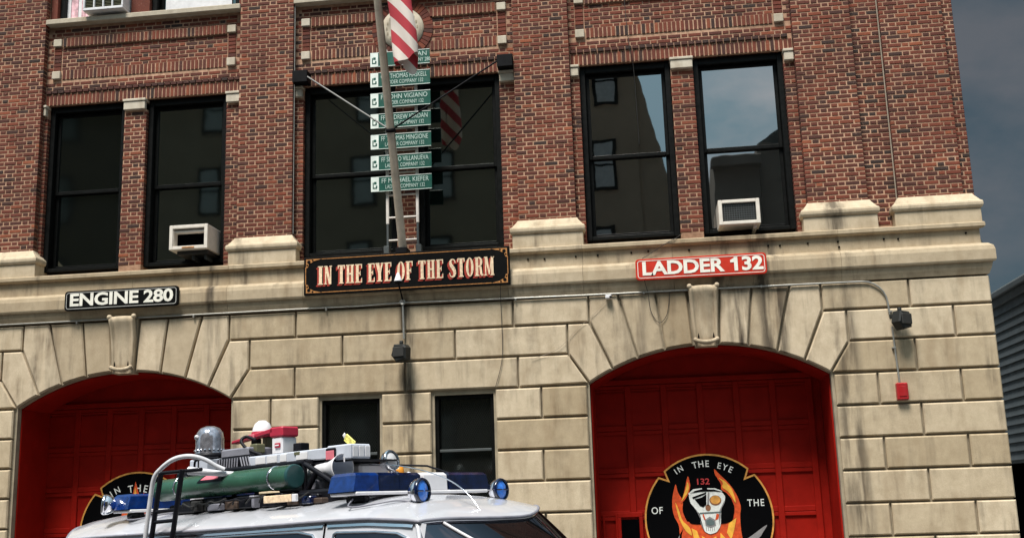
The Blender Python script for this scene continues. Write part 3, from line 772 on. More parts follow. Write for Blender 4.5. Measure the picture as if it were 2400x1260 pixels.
        S_([(-.5,-.5),(-.3,-.3),(.3,-.3),(.5,-.5),(.3,-.9),(-.3,-.9)], 'paint_grey', 4)
        m.text('OF', .115, 'paint_white', (cx-.76*r, ly, cz+.12*r), 1.0, .022)
    return m
for di, c in enumerate(DC):
    d = MB()
    x0 = (-4.545, 4.356)[di]-1.632
    d.box(c-HALF+.02, c+HALF-.02, YD+.045, YD+.10, 0, 4.3, 'red_door')
    cols = [x0+.544*k+.0 for k in range(7)]
    zr = [3.57-.634*k for k in range(6)]
    door = None
    for k in range(7):          # stiles
        d.bbox(cols[k]-.047, cols[k]+.047, YD, YD+.04, .01, 3.63, 'red_door', .008)
    for r in range(6):
        for k in range(6):      # rails between the stiles, split where two door sections meet
            d.bbox(cols[k]+.047, cols[k+1]-.047, YD+.001, YD+.04, zr[r]+.007, min(3.63, zr[r]+.085), 'red_door', .006)
            d.bbox(cols[k]+.047, cols[k+1]-.047, YD+.001, YD+.04, zr[r]-.055 if r else zr[r]-.02, zr[r]+.001, 'red_door', .006)
    d.bbox(c-HALF+.02, c+HALF-.02, YD-.02, YD+.03, 3.64, 3.72, 'red_door', .008)
    door = part(d, 'garage_door')
    pm = None
    for r in range(6):
        for k in range(6):
            zt, zb = zr[r]-.06, (zr[r+1]+.09 if r < 5 else .12)
            if pm is None:
                q0 = MB().bbox(0, .456, 0, .02, 0, .502, 'red_door', .002); ob = q0.build('panel', door); pm = ob.data
            else:
                ob = bpy.data.objects.new('panel', pm); COL.objects.link(ob); ob.parent = door
            ob.location = (cols[k]+.044, YD+.030, zr[r]-.050-.502)
    b = badge(4.376, 1.608, .949, True) if di else badge(-4.555, 1.649, .949, False)
    b.build('painted_badge', door)
    if di:                      # wicket door with a small dark pane
        m = MB()
        m.bbox(2.99, 3.02, YD-.03, YD, .1, 1.72, 'red_door'); m.bbox(2.80, 2.83, YD-.03, YD, .1, 1.70, 'red_door')
        m.bbox(3.02, 3.40, YD-.03, YD, 1.66, 1.73, 'red_door'); m.bbox(3.345, 3.40, YD-.03, YD, .1, 1.66, 'red_door'); m.bbox(3.02, 3.075, YD-.03, YD, .1, 1.66, 'red_door')
        m.build('wicket_frame', door)
        MB().box(3.077, 3.343, YD-.012, YD-.002, 1.05, 1.625, 'dark_void').build('wicket_pane', door)
    # red steel lining of the opening
    j = MB()
    j.box(c-HALF+.0, c-HALF+.02, .06, YD+.02, 0, 3.58, 'red_door'); j.box(c+HALF-.02, c+HALF, .06, YD+.02, 0, 3.58, 'red_door')
    n = 16; vs = []; f2 = []
    for i in range(n+1):
        dx = -HALF+2*HALF*i/n; z = az(dx)
        vs += [(c+dx, .06, z), (c+dx, YD+.03, z), (c+dx, .06, z-.02), (c+dx, YD+.03, z-.02)]
    for i in range(n):
        o = i*4; f2 += [(o+2, o+6, o+7, o+3), (o, o+4, o+6, o+2), (o, o+1, o+5, o+4)]
    j.add(vs, f2, 'red_door')
    part(j, 'door_lining')

# ================================================================== things fixed to the front
def sign_board(name, label, cat, x0, x1, z0, z1, y, face, rim, r, grp=None):
    t = thing(name, label, cat, ((x0+x1)/2, y, z0), grp)
    ox, oz = (x0+x1)/2, z0
    m = MB().prism([(x-ox, z-oz) for x, z in rrect(x0, x1, z0, z1, r)], 0, .045, face, .006); m.build('board', t)
    o = [(x-ox, z-oz) for x, z in rrect(x0+.028, x1-.028, z0+.026, z1-.026, r*.8)]; i_ = inset(o, .009)
    n = len(o); b = MB().add([(x, -.003, z) for x, z in o]+[(x, -.003, z) for x, z in i_], [(k, (k+1) % n, (k+1) % n+n, k+n) for k in range(n)], rim); b.build('border', t)
    return t, ox, oz
t, ox, oz = sign_board('engine_sign', 'black sign with white letters ENGINE 280 above the left garage door', 'sign', -5.36, -3.51, 5.055, 5.365, -.25, 'sign_black', 'sign_grey', .05)
MB().text('ENGINE 280', .195, 'sign_white', (.0, -.006, .157), 1.22, .030, spacing=.97).build('lettering', t)
t, ox, oz = sign_board('ladder_sign', 'red sign with white letters LADDER 132 above the right garage door', 'sign', 3.50, 5.39, 5.05, 5.365, -.25, 'red_sign', 'sign_white', .05)
MB().text('LADDER', .200, 'sign_white', (-.268, -.006, .157), 1.17, .032, spacing=.97).build('lettering', t)
MB().text('132', .200, 'sign_white', (.66, -.006, .157), 1.17, .032, spacing=.97).build('lettering', t)
MB().sheet([(.478, .192), (.478, .256), (.425, .226), (.425, .190)][::-1], -.0065, 'sign_white').build('numeral_flag', t)

# long black board with slab-serif show lettering
t = thing('motto_sign', 'long black signboard reading IN THE EYE OF THE STORM in cream letters with red shadow', 'sign', (.065, -.26, 5.095))
MB().bbox(-1.58, 1.58, 0, .05, 0, .585, 'sign_black', .008).build('board', t)
bd = MB()
for z in (.030, .545): bd.box(-1.3, 1.3, -.004, .0, z, z+.011, 'sign_orange')
for x in (-1.555, 1.544): bd.box(x, x+.011, -.004, .0, .16, .43, 'sign_orange')
for sx in (-1, 1):
    for sz in (0, 1):
        zz = lambda z: z if not sz else .585-z
        def pt(l):
            p = [(sx*x, zz(z)) for x, z in l]; return p if sx*(1 if not sz else -1) > 0 else p[::-1]
        bd.sheet(pt([(1.30, .030), (1.545, .030), (1.545, .17), (1.515, .155), (1.50, .105), (1.46, .085), (1.42, .060), (1.36, .048)]), -.004, 'sign_orange')
        for k, (cx_, cz_, rr) in enumerate(((1.50, .075, .028), (1.44, .05, .014), (1.525, .125, .014))):
            bd.sheet([(sx*cx_+math.cos(a)*rr, zz(cz_)+math.sin(a)*rr) for a in [i*math.pi/5 for i in range(10)]], -.006, 'sign_black')
bd.build('border', t)
T, H_ = .16, .055
def L_I(): return .34, [[(.07,0),(.27,0),(.27,1),(.07,1)], [(.0,0),(.34,0),(.34,H_),(0,H_)], [(0,1-H_),(.34,1-H_),(.34,1),(0,1)]]
def stem(x, w): return [(x,0),(x+w,0),(x+w,1),(x,1)]
def serif(x0, x1, top): return [(x0,1-H_),(x1,1-H_),(x1,1),(x0,1)] if top else [(x0,0),(x1,0),(x1,H_),(x0,H_)]
def L_N(): return .50, [stem(.05,.075), stem(.375,.075), [(.03,1),(.20,1),(.45,0),(.30,0)], serif(0,.17,0), serif(0,.12,1), serif(.33,.5,1)]
def L_T(): return .46, [stem(.14,.18), serif(0,.46,1), serif(.08,.38,0), [(0,.80),(.05,.80),(.09,1),(0,1)], [(.41,.80),(.46,.80),(.46,1),(.37,1)]]
def L_H(): return .52, [stem(.05,.15), stem(.32,.15), [(.18,.46),(.34,.46),(.34,.55),(.18,.55)], serif(0,.25,0), serif(0,.25,1), serif(.27,.52,0), serif(.27,.52,1)]
def L_E(): return .44, [stem(.05,.17), serif(0,.42,0), serif(0,.42,1), [(.2,.47),(.33,.47),(.33,.54),(.2,.54)], [(.30,.38),(.34,.38),(.34,.63),(.30,.63)], [(.37,0),(.44,0),(.44,.24),(.40,.24)], [(.40,.76),(.44,.76),(.44,1),(.37,1)]]
def L_F(): return .43, [stem(.05,.17), serif(0,.28,0), serif(0,.42,1), [(.2,.47),(.33,.47),(.33,.54),(.2,.54)], [(.30,.38),(.34,.38),(.34,.63),(.30,.63)], [(.40,.74),(.44,.74),(.44,1),(.37,1)]]
def L_Y(): return .48, [[(.15,0),(.33,0),(.33,.45),(.15,.45)], [(.0,1),(.20,1),(.33,.45),(.15,.45)], [(.37,1),(.46,1),(.33,.45),(.22,.45)], serif(.08,.40,0), serif(-.02,.23,1), serif(.32,.5,1)]
def ring(cx, cz, a, b, t, n=20, a0=0, a1=360):
    o = []
    for i in range(n):
        p, q = R(a0+(a1-a0)*i/n), R(a0+(a1-a0)*(i+1)/n)
        o.append([(cx+(a-t)*math.cos(p), cz+(b-.05)*math.sin(p)), (cx+a*math.cos(p), cz+b*math.sin(p)), (cx+a*math.cos(q), cz+b*math.sin(q)), (cx+(a-t)*math.cos(q), cz+(b-.05)*math.sin(q))])
    return o
def L_O(): return .48, ring(.24, .5, .24, .51, .155)
def L_R(): return .52, [stem(.05,.17), serif(0,.28,0), serif(0,.25,1), [(.2,.48),(.30,.48),(.30,.54),(.2,.54)], [(.29,.50),(.43,.50),(.47,.10),(.53,.08),(.53,0),(.40,0),(.33,.10)]]+ring(.25, .75, .235, .27, .15, 12, -90, 90)+[]
def L_M(): return .62, [stem(.05,.07), stem(.43,.15), [(.03,1),(.21,1),(.34,.05),(.28,.05)], [(.44,1),(.50,1),(.34,.05),(.28,.05)], serif(0,.17,0), serif(0,.12,1), serif(.38,.63,0), serif(.5,.63,1)]
def L_S():
    n = []
    def st(pts, ws):
        for i in range(len(pts)-1):
            a, b = Vector(pts[i]), Vector(pts[i+1]); d = (b-a).normalized(); p = Vector((-d.y, d.x))
            n.append([tuple(a-p*ws[i]), tuple(b-p*ws[i+1]), tuple(b+p*ws[i+1]), tuple(a+p*ws[i])])
    st([(.40,.76),(.34,.93),(.23,.97),(.12,.92),(.085,.80),(.11,.68),(.22,.54),(.31,.42),(.36,.28),(.345,.13),(.25,.03),(.15,.03),(.06,.12),(.03,.26)], [.025,.03,.03,.05,.08,.09,.10,.10,.09,.075,.045,.03,.025,.025])
    return .46, n
LET = dict(I=L_I, N=L_N, T=L_T, H=L_H, E=L_E, Y=L_Y, F=L_F, O=L_O, R=L_R, M=L_M, S=L_S)
words = 'IN THE EYE OF THE STORM'
X0, X1, Zb, Hh = -1.355, 1.345, .150, .285
wd = sum((LET[c]()[0]+.075) if c != ' ' else .30 for c in words)-.075
kx = (X1-X0)/wd; face, shadow = MB(), MB(); x = X0
for c in words:
    if c == ' ':
        shadow.build('letter_shadow', t); face.build('lettering', t); face, shadow = MB(), MB(); x += .30*kx; continue
    w, polys = LET[c]()
    for k, p in enumerate(polys):
        face.sheet([(x+a*kx, Zb+b*Hh) for a, b in p], -.012-.0004*(k % 6), 'sign_cream')
        for d in (1, 2, 3): shadow.sheet([(x+a*kx-.010*d, Zb+b*Hh-.009*d) for a, b in p], -.004-.0003*(k % 6)-.0008*(3-d), 'sign_shadow_red')
    x += (w+.075)*kx
shadow.build('letter_shadow', t); face.build('lettering', t)

# ---------------------------------------------------------------- white ladder and the green name signs on it
t = thing('memorial_ladder', 'narrow white ladder standing on the ledge behind the stack of green street signs', 'ladder', (-.02, -.06, 5.68))
for s in (-1, 1):
    MB().bbox(s*.235-.022, s*.235+.022, 0, .04, .50, 3.36, 'ladder_white').build('rail', t)
    MB().bbox(s*.235-.018, s*.235+.018, .002, .038, .14, .50, 'lead_grey').build('rail', t)
    MB().bbox(s*.25-.042, s*.25+.042, -.03, .08, .0, .15, 'lead_grey').build('foot', t)
for k in range(9):
    z = .24+.36*k
    MB().tube([(-.24, .02, z), (.24, .02, z)], .016, 'ladder_white').build('rung', t)
NAMES = [('AN', 'COMPANY 280', .30), ('CPT THOMAS HASKELL', 'LADDER COMPANY 132', 0), ('FF JOHN VIGIANO', 'LADDER COMPANY 132', 0), ('FF ANDREW JORDAN', 'LADDER COMPANY 132', 0), ('FF THOMAS MINGIONE', 'LADDER COMPANY 132', 0), ('FF SERGIO VILLANUEVA', 'LADDER COMPANY 132', 0), ('FF MICHAEL KIEFER', 'LADDER COMPANY 132', 0)]
DESC = ['topmost green street sign, half covered by the hanging flag', 'second green street sign from the top, just below the tip of the flag', 'third green street sign from the top of the stack behind the flagpole',
        'fourth green street sign, where the two stay rods meet the flagpole', 'fifth green street sign, just under the black collar of the flagpole', 'sixth green street sign, second from the bottom of the stack', 'lowest green street sign, above the bare rungs of the white ladder']
for k, (a, b, dx) in enumerate(NAMES):
    z0 = 8.735-.3415*k
    t = thing('street_sign', DESC[k], 'street sign', (-.018, -.12, z0), 'green street signs stacked on the ladder')
    MB().bbox(-.48, .48, 0, .02, 0, .243, 'street_green', .003).build('panel', t)
    MB().box(-.478, -.352, -.004, 0.0, .004, .239, 'street_white').build('white_field', t)
    m = MB()
    for z in (.002, .233): m.box(-.35, .478, -.004, 0.0, z, z+.008, 'street_white')
    m.build('edge_strip', t)
    m = MB(); m.box(-.45, -.435, -.006, -.004, .06, .15, 'street_green'); m.box(-.45, -.385, -.006, -.004, .05, .068, 'street_green'); m.box(-.40, -.378, -.006, -.004, .06, .10, 'street_green'); m.box(-.43, -.39, -.006, -.004, .12, .16, 'street_green'); m.build('emblem', t)
    m = MB()
    wa = .68 if dx == 0 else .12
    def fit(body, size, wmax, x, z):
        q0 = MB().text(body, size, 'street_letters', (0, 0, 0), 1.0, .0)
        w = max(p[0] for p in q0.v)-min(p[0] for p in q0.v)
        m.text(body, size, 'street_letters', (x, -.006, z), min(1.1, wmax/w), .0)
    fit(a, .080, .74 if dx == 0 else .15, .06+dx, .165); fit(b, .066, .62 if dx == 0 else .40, .06+dx*.75, .068)
    m.build('lettering', t)

# ---------------------------------------------------------------- flagpole with its stays, and the flag
PB, PT = Vector((0.0, -.13, 5.72)), Vector((0.0, -1.98, 9.85))
t = thing('flagpole', 'tan flagpole leaning out over the motto sign, held by two stay rods', 'flagpole', PB)
L = lambda p: Vector(p)-PB
MB().tube([L(PB+(PT-PB)*(i/8)) for i in range(9)], .064, 'pole_paint', 16, r2=.056).build('pole', t)
MB().bbox(-.09, .09, -.14, .10, -.06, .035, 'dark_iron').build('base_bracket', t)
Cc = PB+(PT-PB)*((7.40-5.72)/(9.85-5.72)); dv = (PT-PB).normalized()
MB().lathe([(.06, -.03), (.075, -.03), (.075, .03), (.06, .03)], L(Cc), dv, 'dark_iron', 16).build('collar', t)
for s, e_ in ((-1, (-1.56, -.06, 8.70)), (1, (1.55, -.06, 8.72))):
    MB().tube([L(Cc), L(e_)], .0135, 'stay_grey' if s < 0 else 'dark_iron', 8).build('stay_rod', t)
    x0 = -1.785 if s < 0 else 1.52
    MB().bbox(*(v for v in (x0, x0+.245)), -.09+.13, .10+.13, 8.60-5.72, 8.80-5.72, 'dark_iron').build('wall_bracket', t)
MB().tube([L(PB+(PT-PB)*.2+Vector((.055, -.03, 0))), L(PB+(PT-PB)*.55+Vector((.062, -.03, 0))), L(PB+(PT-PB)*.9+Vector((.055, -.02, 0)))], .005, 'cable_light', 6).build('halyard', t)


def cat(P, u):
    n = len(P)-1; k = min(int(u*n), n-1); f = u*n-k
    g = lambda i: P[max(0, min(n, i))]
    a, b, c, d = g(k-1), g(k), g(k+1), g(k+2)
    return [.5*((2*b[i])+(-a[i]+c[i])*f+(2*a[i]-5*b[i]+4*c[i]-d[i])*f*f+(-a[i]+3*b[i]-3*c[i]+d[i])*f**3) for i in range(len(b))]
PLAN = [(.13, .07, 8.17), (.02, .05, 8.15), (.03, -.03, 8.16), (.12, -.10, 8.15), (.22, -.09, 8.18), (.32, -.07, 8.25), (.375, .0, 8.285), (.31, .07, 8.06), (.22, .06, 8.01), (.13, .08, 8.10)]
fm = MB(); nu, nv = 54, 34; vs = []; tn = []
for j in range(nv+1):
    for i in range(nu+1):
        px, py, hem = cat(PLAN, i/nu)
        v = j/nv; z = 9.9+(hem-9.9)*v
        x = .21-.077*(z-8.15)+px+.010*math.sin(z*7+i*.3); y = -1.62+py*(.75+.35*v)-.12*(z-8.6)+.012*math.sin(z*5.3+i*.35)
        vs.append((x, y, z))
        q_ = 2.94*x+2.63*z+.16+.05*math.sin(z*4)
        tn.append(1.0 if q_ % 1 > .5 else 0.0)
# finer tone: the stripe edge is found per vertex, so carry the raw phase instead
tn = [(.5+.5*math.sin(2*math.pi*((2.94*x+2.63*z+.16) % 1)-math.pi)) for x, y, z in vs]
fc = [(j*(nu+1)+i, j*(nu+1)+i+1, (j+1)*(nu+1)+i+1, (j+1)*(nu+1)+i) for j in range(nv) for i in range(nu)]
o = Vector((.2, -1.6, 9.9))
fm.add([tuple(Vector(p)-o) for p in vs], fc, 'flag_cloth', smooth=True); fm.tone = tn
tag(fm.build('flag', None, o), 'red and white striped flag hanging limp beside the leaning flagpole', 'flag')

# ---------------------------------------------------------------- lamps, conduit, alarm, cables
t = thing('conduit', 'thin grey conduit running under the stone ledge and bending down at its right end', 'conduit', (0, -.13, 4.925))
pts = [(-8.4, 0, -.01)]+[(x, 0, -.012+.0+.004*math.sin(x*2.1)) for x in (-6, -4.4, -3, -1.7, -.7)]+[(-.05, 0, .0)]
MB().tube(pts, .012, 'galvanised', 8).build('pipe', t)
pts = [(.03, 0, .0), (.9, 0, -.014), (2.7, 0, -.03), (4.3, 0, -.035), (6.0, 0, -.04), (6.72, 0, -.045)]+[(6.72+.33*math.sin(R(a)), 0, -.375+.33*math.cos(R(a))) for a in range(15, 91, 15)]+[(7.06, 0, -.54)]
MB().tube(pts, .014, 'galvanised', 8).build('pipe', t)
MB().tube([(7.075, .0, -.72), (7.085, .0, -1.1), (7.10, .0, -1.53)], .013, 'galvanised', 8).build('pipe', t)
MB().lathe([(0, -.02), (.038, -.02), (.046, .01), (.046, .035), (.028, .038), (.026, .028), (0, .028)], (-.012, 0, .006), (0, -1, 0), 'galvanised', 18).build('junction_box', t)
MB().tube([(-.012, -.01, -.03), (-.004, -.01, -.30), (.0, -.01, -.55)], .017, 'galvanised', 8).build('pipe', t)
for x in (-5.2, -3.3, -1.2, 1.7, 3.6, 5.3): MB().bbox(x-.012, x+.012, -.02, .03, -.06, -.01 if x < 0 else -.02, 'galvanised', .003).build('clip', t)
for z in (-.50, -1.02): MB().bbox(7.045, 7.10, -.016, .03, z-.012, z+.012, 'galvanised', .003).build('clip', t)
def flood(loc, label, rot, roll):
    t = thing('floodlight', label, 'floodlight', loc, 'wall floodlights'); t.rotation_euler = (0, 0, rot)
    m = MB()   # tapered hood, lens facing down and out
    m.prism([(-.13, -.05), (-.04, -.16), (.12, -.12), (.13, .05), (.09, .10), (-.08, .11)], -.13, .02, 'flood_grey', .02); m.build('housing', t)
    MB().bbox(-.085, .105, -.150, -.128, -.085, .065, 'ac_dark', .01).build('lens', t)
    MB().bbox(-.06, .06, .02, .12, .02, .08, 'flood_grey', .01).build('bracket', t)
    MB().lathe([(0, -.02), (.03, -.02), (.03, .05), (.02, .06)], (0, -.03, .105), (0, 0, 1), 'flood_grey', 14).build('gland', t)
    return t
flood((.008, -.28, 4.16), 'dark floodlight hanging from a pipe in the middle of the stone wall', R(-20), 0)
flood((7.15, -.25, 4.29), 'dark floodlight at the right end of the conduit', R(35), 0)
t = thing('alarm_box', 'small red alarm box under the right floodlight', 'alarm box', (7.12, -.10, 3.285))
MB().bbox(-.078, .078, -.085, .012, -.12, .12, 'alarm_red', .014).build('case', t); MB().bbox(-.05, .05, -.093, -.086, -.07, .07, 'alarm_red', .004).build('cover', t)
t = thing('sign_lamp', 'small lamp with a white cone on a dark rod in front of the motto sign', 'lamp', (-.01, -.16, 4.97))
MB().tube([(0, 0, 0), (-.005, -.10, .10), (-.01, -.22, .20)], .012, 'dark_iron', 8).build('rod', t)
MB().lathe([(.060, 0), (.055, .02), (.016, .125), (0, .13)], (-.01, -.25, .235), (0, 0, 1), 'white_plastic', 20).build('cone', t)
MB().lathe([(0, -.04), (.05, -.035), (.062, 0), (.0, .001)], (-.01, -.25, .235), (0, 0, 1), 'dark_iron', 20).build('socket', t)
t = thing('camera', 'tiny pale camera under the stone ledge left of the right arch', 'camera', (3.07, -.13, 4.84))
MB().bbox(-.035, .055, -.07, .0, -.02, .03, 'white_plastic', .008).build('case', t); MB().lathe([(.018, 0), (.018, .02), (0, .02)], (.04, -.07, .0), (.3, -1, -.5), 'ac_dark', 10).build('lens', t)
def cable(pts, r, m, label):
    c = [cat(pts, i/30) for i in range(31)]; o = Vector(c[0])
    tag(MB().tube([Vector(p)-o for p in c], r, m, 6).build('cable', None, o), label, 'cable')
cable([(1.488, -.22, 5.09), (1.486, -.21, 4.95), (1.475, -.125, 4.86), (1.482, -.12, 4.27), (1.46, -.12, 3.95), (1.36, -.12, 3.60)], .0045, 'cable_black', 'thin dark cable hanging from the right end of the motto sign')
cable([(4.22, .1, 5.80), (4.12, -.13, 5.68), (3.95, -.12, 5.60), (3.67, -.09, 5.44), (3.60, -.21, 5.35), (3.62, -.22, 5.05), (3.66, -.13, 4.88), (3.69, -.12, 4.6), (3.80, -.12, 4.43), (3.92, -.12, 4.55), (3.98, -.12, 4.88)], .0045, 'cable_black', 'thin dark cable looping under the red LADDER 132 sign')
cable([(3.08, -.13, 4.83), (2.85, -.12, 4.60), (2.60, -.12, 4.40), (2.30, -.12, 4.12), (1.9, -.12, 3.98)], .003, 'cable_light', 'pale thin cable sagging left from the small camera')
cable([(7.372, .07, 10.7), (7.371, .07, 9.0), (7.372, .07, 7.2), (7.370, .07, 5.75)], .011, 'cable_light', 'pale pipe running down the recess near the right corner')
cable([(-1.785, .03, 10.7), (-1.784, .03, 9.0), (-1.785, .03, 7.3), (-1.784, .03, 6.14)], .008, 'galvanised', 'grey cable running down beside the left edge of the middle windows')
cable([(3.55, .06, 10.7), (3.56, .06, 9.4), (3.60, .05, 8.75), (3.64, .12, 8.45), (3.66, .25, 7.3)], .005, 'cable_black', 'black cable dropping in front of the window over the red sign')

# ---------------------------------------------------------------- air conditioners
t = thing('air_conditioner', 'empty cream air conditioner sleeve sticking out of the lower left window', 'air conditioner', (-3.375, -.25, 5.90))
m = MB()
for a in ((-.31, -.255, 0, .62, .03, .42), (.255, .31, 0, .62, .03, .42), (-.255, .255, .001, .62, .365, .419), (-.255, .255, .001, .62, .031, .085)): m.bbox(*a, 'ac_cream', .006)
m.build('casing', t)
MB().box(-.254, .254, .17, .18, .086, .364, 'dark_void').build('shade_plate', t)  # black sheet set forward to stand for the shade inside the sleeve
m = MB(); m.box(-.252, -.246, .02, .168, .086, .364, 'ac_cream'); m.box(-.245, .25, .04, .16, .31, .34, 'ac_cream'); m.build('lining', t)
MB().bbox(-.10, .10, -.006, .0, .045, .07, 'sign_orange', .003).build('badge', t)
m = MB(); m.bbox(-.22, .28, .1, .6, -.03, .028, 'ac_dark', .005); m.bbox(-.02, .02, .2, .5, -.10, -.03, 'lead_grey', .005); m.bbox(.18, .22, .2, .5, -.10, -.03, 'lead_grey', .005); m.build('support', t)
t = thing('air_conditioner', 'cream air conditioner with a dark grille in the lower right window', 'air conditioner', (5.06, -.20, 5.82))
m = MB()
for a in ((-.30, -.245, 0, .55, 0, .375), (.245, .30, 0, .55, 0, .375), (-.245, .245, .001, .55, .325, .374), (-.245, .245, .001, .55, .001, .05), (-.244, .244, .1, .5, .051, .324)): m.bbox(*a, 'ac_cream', .006)
m.build('casing', t)
MB().box(-.244, .244, .05, .06, .051, .324, 'ac_dark').build('coil', t)
m = MB()
for k in range(1, 14): x = -.245+.49*k/14; m.box(x-.004, x+.004, .02, .026, .051, .324, 'lead_grey')
for k in range(1, 8): z = .05+.275*k/8; m.box(-.244, .244, .027, .033, z-.004, z+.004, 'lead_grey')
m.build('grille', t)
MB().bbox(.20, .25, .1, .5, -.05, -.002, 'ac_cream', .004).build('support', t)
t = thing('air_conditioner', 'white air conditioner with tall dark louvres in the top left window', 'air conditioner', (-5.03, -.12, 10.13))
m = MB(); W2 = .35
m.bbox(-W2, W2, 0, .5, 0, .045, 'ac_white', .006); m.bbox(-W2, W2, 0, .5, .50, .55, 'ac_white', .006); m.bbox(-W2, -W2+.03, .001, .5, .045, .5, 'ac_white', .006); m.bbox(W2-.03, W2, .001, .5, .045, .5, 'ac_white', .006)
for x in (-.16, .0, .16): m.bbox(x-.012, x+.012, .002, .06, .045, .5, 'ac_white', .004)
m.build('casing', t)
m = MB(); m.box(-W2+.03, W2-.03, .07, .08, .045, .5, 'ac_dark'); m.build('coil', t)
m = MB()
for k in range(16): z = .06+.027*k; m.box(-W2+.03, W2-.03, .03, .055, z, z+.006, 'olive')
m.build('louvre', t)

# ================================================================== neighbouring house at the right, with clapboards
h = thing('neighbour_house', 'grey clapboard house beyond the right corner of the fire station', 'house', (12.0, 8.0, 0))
MB().box(.03, 7, .03, 9, 2.45, 6.5, 'clapboard').build('wall_core', h)
MB().box(.25, 7, .25, 9, 0, 2.45, 'dark_void').build('shadow_gap', h)  # near-black block stands in for the shadow gap under the boards
for k in range(18):
    z = 2.52+.2*k
    b = MB(); b.add([(.028, -.0, z+.2), (.028, 9, z+.2), (-.012, 9, z), (-.012, 0, z), (.03, 0, z), (.03, 9, z)], [(0, 3, 2, 1), (2, 3, 4, 5)], 'clapboard'); 
    ob = b.build('clapboard', h)
MB().bbox(-.05, .03, -.05, 9, 6.12, 6.30, 'clapboard', .01).build('fascia', h)
MB().bbox(-.14, .20, -.14, 9, 6.301, 6.44, 'clapboard', .02).build('gutter', h)
MB().bbox(-.06, 7, -.06, 9, 6.441, 6.50, 'roof_felt', .02).build('roof', h)

# ================================================================== houses across the street (seen in the upper window panes)
def far_house(name, label, x0, x1, y0, z1, m, wz, sp, gable=0):
    h = thing(name, label, 'house', ((x0+x1)/2, y0, 0)); w = (x1-x0)/2
    b = MB().box(-w, w, -8, 0, -.15, z1, m)
    if gable: b.add([(-w, 0, z1), (w, 0, z1), (gable, 0, z1+3.2), (-w, -8, z1), (w, -8, z1), (gable, -8, z1+3.2)], [(0, 1, 2), (3, 5, 4), (0, 2, 5, 3), (1, 4, 5, 2)], 'roof_felt')
    b.build('wall', h)
    MB().bbox(-w-.1, w+.1, .001, .35, z1-.5, z1-.1, m, .03).build('cornice', h) if not gable else None
    n = max(1, int((2*w-1)/sp)); 
    for zz in wz:
        for k in range(n):
            x = -w+(2*w)*(k+.5)/n+(zz*.37 % .5)
            if (x0+x1)/2+x < -19: continue
            f = MB(); f.bbox(x-.47, x+.47, .0, .06, zz, zz+1.9, 'black_frame', .01); fr = f.build('window', h)
            MB().box(x-.34, x+.34, .062, .07, zz+.98, zz+1.76, 'far_window').build('pane', fr); MB().box(x-.34, x+.34, .062, .07, zz+.12, zz+.90, 'far_window').build('pane', fr)
far_house('apartment_house', 'tall tan apartment house across the street, mirrored in the dark upper windows', -32, 3.75, -21.8, 19.5, 'render_tan', (3.2, 6.4, 9.6, 12.8, 16.0), 2.7)
wing = MB().prism([(3.76, -.15), (6.0, -.15), (5.5, 9.8), (4.0, 16.6), (3.5, 19.0), (3.3, 19.0), (3.3, 12)], -.0, 6.0, 'render_tan')  # unseen wing added to slant the building edge mirrored in the panes
wing.xform(Matrix.Translation((0, -27.9, 0))); apt = bpy.data.objects['apartment_house']; wing.xform(Matrix.Translation(-apt.location)); wing.build('added_wing', apt)
far_house('low_house', 'low grey house across the street, mirrored in the window with the grilled air conditioner', 6.4, 8.0, -22.0, 13.9, 'render_grey', (3.2, 6.4, 9.2), 1.6)
far_house('gabled_house', 'gabled grey house across the street, mirrored at the right edge of the rightmost window', 8.05, 16.0, -22.3, 14.3, 'render_grey', (3.2, 6.4, 9.2), 2.4, 1.0)

# ================================================================== the white emergency car
# local frame: x forward, y to the far side, z up from the road; the light bar stands at z = ZR
ZR = 2.026
ca, sa = math.cos(R(-33.4)), math.sin(R(-33.4)); cb, sb = math.cos(R(1.31)), math.sin(R(1.31))
RC = Matrix(((ca, -sa, 0), (sa, ca, 0), (0, 0, 1))) @ Matrix(((cb, 0, -sb), (0, 1, 0), (sb, 0, cb)))
car = thing('emergency_car', 'white ambulance style car with blue light bars and a crowded roof rack', 'car')
car.location = Vector((1.395, -8.589, ZR))-RC @ Vector((0, 0, ZR))
car.rotation_euler = RC.to_euler()
YC = .70
def cp(mb, name, parent=None): return mb.build(name, parent or car)
Z = lambda z: z+ZR
def lerp(a, b, t): return a+(b-a)*t
def interp(tab, x):
    if x <= tab[0][0]: return tab[0][1]
    for (a, p), (b, q) in zip(tab, tab[1:]):
        if x <= b: return lerp(p, q, (x-a)/(b-a))
    return tab[-1][1]
ZE = [(-4.2, -.235), (-3.3, -.20), (-2.9, -.192), (-1.4, -.185), (-.9, -.180), (0, -.166), (.4, -.166), (.8, -.190), (1.03, -.228), (1.3, -.26)]   # drip rail height
ZK = [(-4.2, -.14), (-4.0, -.075), (-3.8, -.02), (-3.5, .0), (.0, -.004), (.2, -.013), (.4, -.032), (.6, -.065), (.8, -.122), (.92, -.170), (1.0, -.205), (1.4, -.28)]
HW = .825
def roof_pt(s, r):
    a = abs(s)
    xf = .99-(.62 if s > 0 else .12)*a**2.4; xr = -3.98+.42*a**3.2
    x = lerp(xr, xf, r)
    k = 1-.10*max(0, (x-.55)/.65)**2 if x > .55 else 1-.10*max(0, (-3.2-x)/.8)**2
    y = HW*k*s
    ze = interp(ZE, x); zk = max(interp(ZK, x), ze+.005)
    return (x, YC+y, Z(ze+(zk-ze)*(1-a**2.7)**.9))
m = MB(); nu, nv = 60, 90; vs = []
for j in range(nv+1):
    for i in range(nu+1):
        s = math.sin((i/nu*2-1)*math.pi/2); rr = j/nv
        rr = .5-.5*math.cos(rr*math.pi)
        vs.append(roof_pt(s, rr))
